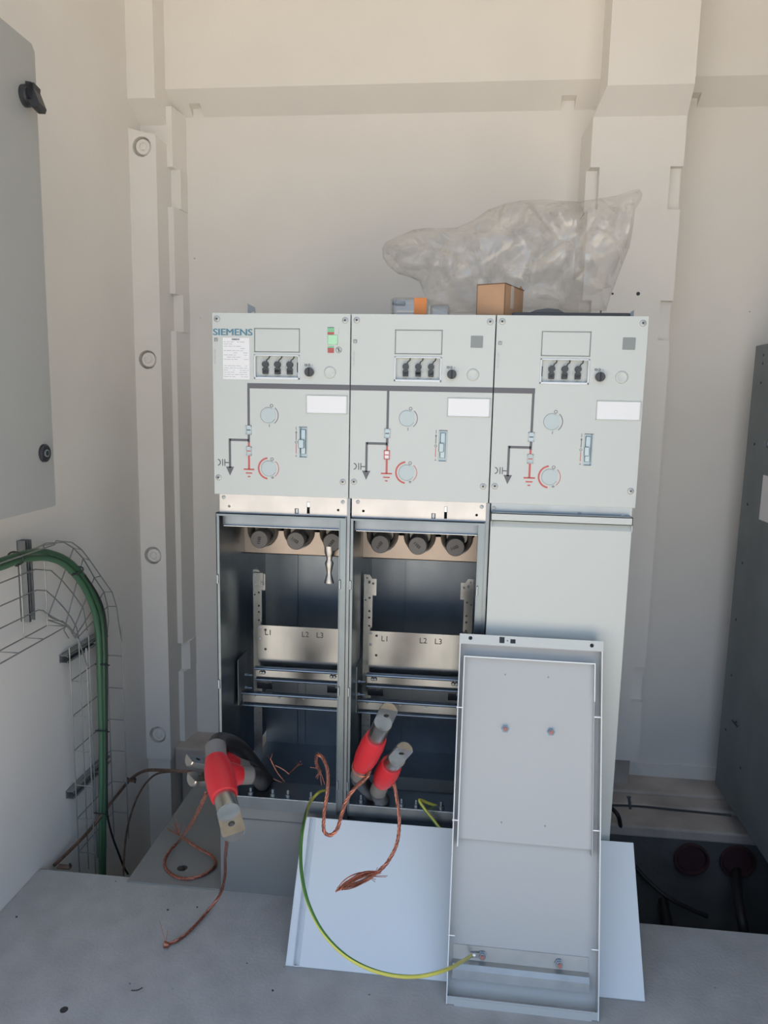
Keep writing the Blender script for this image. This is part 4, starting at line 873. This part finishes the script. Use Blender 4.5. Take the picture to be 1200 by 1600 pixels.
# ------------------------------------------------------------------ enclosure on the right
E = thing('steel_enclosure', 'tall dark zinc steel enclosure with riveted edge at the right', 'enclosure', (1.42, .2, 0))
MB().box(0, .5, -.9, .535, .001, 1.402, .002).build('enclosure_body', M['encl'], E)
for x, y in ((1193, 555), (1192, 568), (1189, 598), (1179, 694), (1168, 788), (1160, 880), (1150, 968), (1143, 1055), (1134, 1140), (1157, 1200), (1150, 1128)):
    p = atX(x, y, 1.42); MB().lathe((0, p.y - .2, p.z), (-1, p.y - .2, p.z), [(0, .0042), (.0015, .0036), (.002, .002)], 12).build('rivet', M['black'], E, True)
p0, p1 = atX(1193, 742, 1.42), atX(1193, 814, 1.42)
MB().box(-.0008, 0, p0.y - .2 - .09, p0.y - .2, p1.z, p0.z).build('sticker', M['paper'], E)
p = atX(1150, 1130, 1.42); m = MB(); m.tube([(0, p.y - .212, p.z - .006), (-.008, p.y - .212, p.z + .004), (-.008, p.y - .188, p.z + .004), (0, p.y - .188, p.z - .006)], .0022, 6); m.build('wire_loop', M['black'], E)
p = atX(1199, 693, 1.42); MB().lathe((0, p.y - .2, p.z), (-1, p.y - .2, p.z), [(0, .012), (.004, .011), (.006, .005)], 16).build('lock', M['galvd'], E, True)

# ------------------------------------------------------------------ pit and floor details
for x, y, lb in ((1080, 1342, 'left of the two, low in the right pit'), (1152, 1346, 'right of the two, low in the right pit')):
    p = atY(x, y, .555); t = thing('duct', 'dark red duct mouth, ' + lb, 'pipe', (p.x, .5655, p.z), 'duct mouths in the right pit')
    MB().lathe((0, 0, 0), (0, -1, 0), [(0, .046), (.010, .046), (.011, .052), (.020, .052), (.020, .046), (.004, .042)], 36, caps=False).build('duct_wall', M['redduct'], t, True)
    MB().lathe((0, -.004, 0), (0, -1, 0), [(0, .041), (.006, .041)], 24).build('duct_plug', M['redduct'], t)
a = [atZ(955, 1262, -.02), atZ(966, 1275, -.03), atZ(972, 1300, -.10), atZ(990, 1350, -.2), atZ(1040, 1400, -.25), atZ(1105, 1432, -.3)]
tag(MB().tube(a, .0065, 10).build('black_cable', M['jackb'], None, True), 'black cable hanging from the ledge down into the right pit', 'cable')
a = [atZ(1030, 1385, -.3), atZ(1060, 1405, -.3), atZ(1100, 1430, -.3)]
a = [atZ(1150, 1350, -.18), atZ(1152, 1390, -.2), atZ(1160, 1440, -.22), atZ(1170, 1480, -.3)]
tag(MB().tube(a, .014, 12).build('black_cable', M['jackb'], None, True), 'thick black cable standing in the right-hand duct of the pit', 'cable')
a = [atZ(1020, 1330, -.3), atZ(1030, 1380, -.3), atZ(1045, 1450, -.35)]
tag(MB().tube(a, .016, 12).build('black_cable', M['jackb'], None, True), 'thick black cable crossing the right pit near the white cover', 'cable')
p = atZ(985, 1264, -.017); t = thing('anchor_bolt', 'short steel anchor bolt leaning on the concrete ledge in the right pit', 'bolt', p)
MB().tube([(0, 0, 0), (-.006, .004, .034)], .0042, 10, smooth=False).build('shank', M['galvd'], t, True); MB().lathe((-.006, .004, .034), (-.007, .005, .040), [(0, .0065), (.005, .0065)], 6).build('head', M['galvd'], t)
a = [atZ(955, 1258, -.015), atZ(1000, 1260, -.012), atZ(1060, 1266, -.010), atZ(1142, 1274, -.012)]
tag(MB().tube(a, .0035, 8).build('black_cable', M['debris'], None, True), 'thin dark cable lying along the step of the concrete ledge', 'cable')
p = atZ(100, 1578, 0); m = MB(); m.lathe((0, 0, 0), (0, 0, 1), [(0, .0078), (.0008, .0078), (.0012, .0060)], 20); o = m.build('floor_plug', M['black']); o.location = p; tag(o, 'small round dark plug in the concrete floor at bottom left', 'plug')
random.seed(31)
for (x, y), lb in (((308, 1418), 'by the lower copper wire'), ((26, 1433), 'near the left wall'), ((262, 1422), 'left of the largest crumb'), ((426, 1548), 'in front of the white cover')):
    p = atZ(x, y, 0); m = MB(); bmesh.ops.create_icosphere(m.bm, subdivisions=1, radius=.0028)
    for v in m.bm.verts: v.co = Vector((v.co.x * random.uniform(.7, 1.3), v.co.y * random.uniform(.7, 1.3), max(0, v.co.z * .6 + .001)))
    o = m.build('concrete_crumb', M['debris']); o.location = p; tag(o, 'tiny dark crumb on the floor slab, ' + lb, 'debris', 'crumbs on the floor slab')
p = atZ(215, 1546, .001); a = [p + Vector((-.012, -.004, 0)), p + Vector((0, -.002, 0)), p + Vector((.008, .006, 0))]
tag(MB().tube(a, .0012, 6).build('wire_offcut', M['debris'], None, True), 'short curved wire offcut on the floor in the foreground', 'wire')
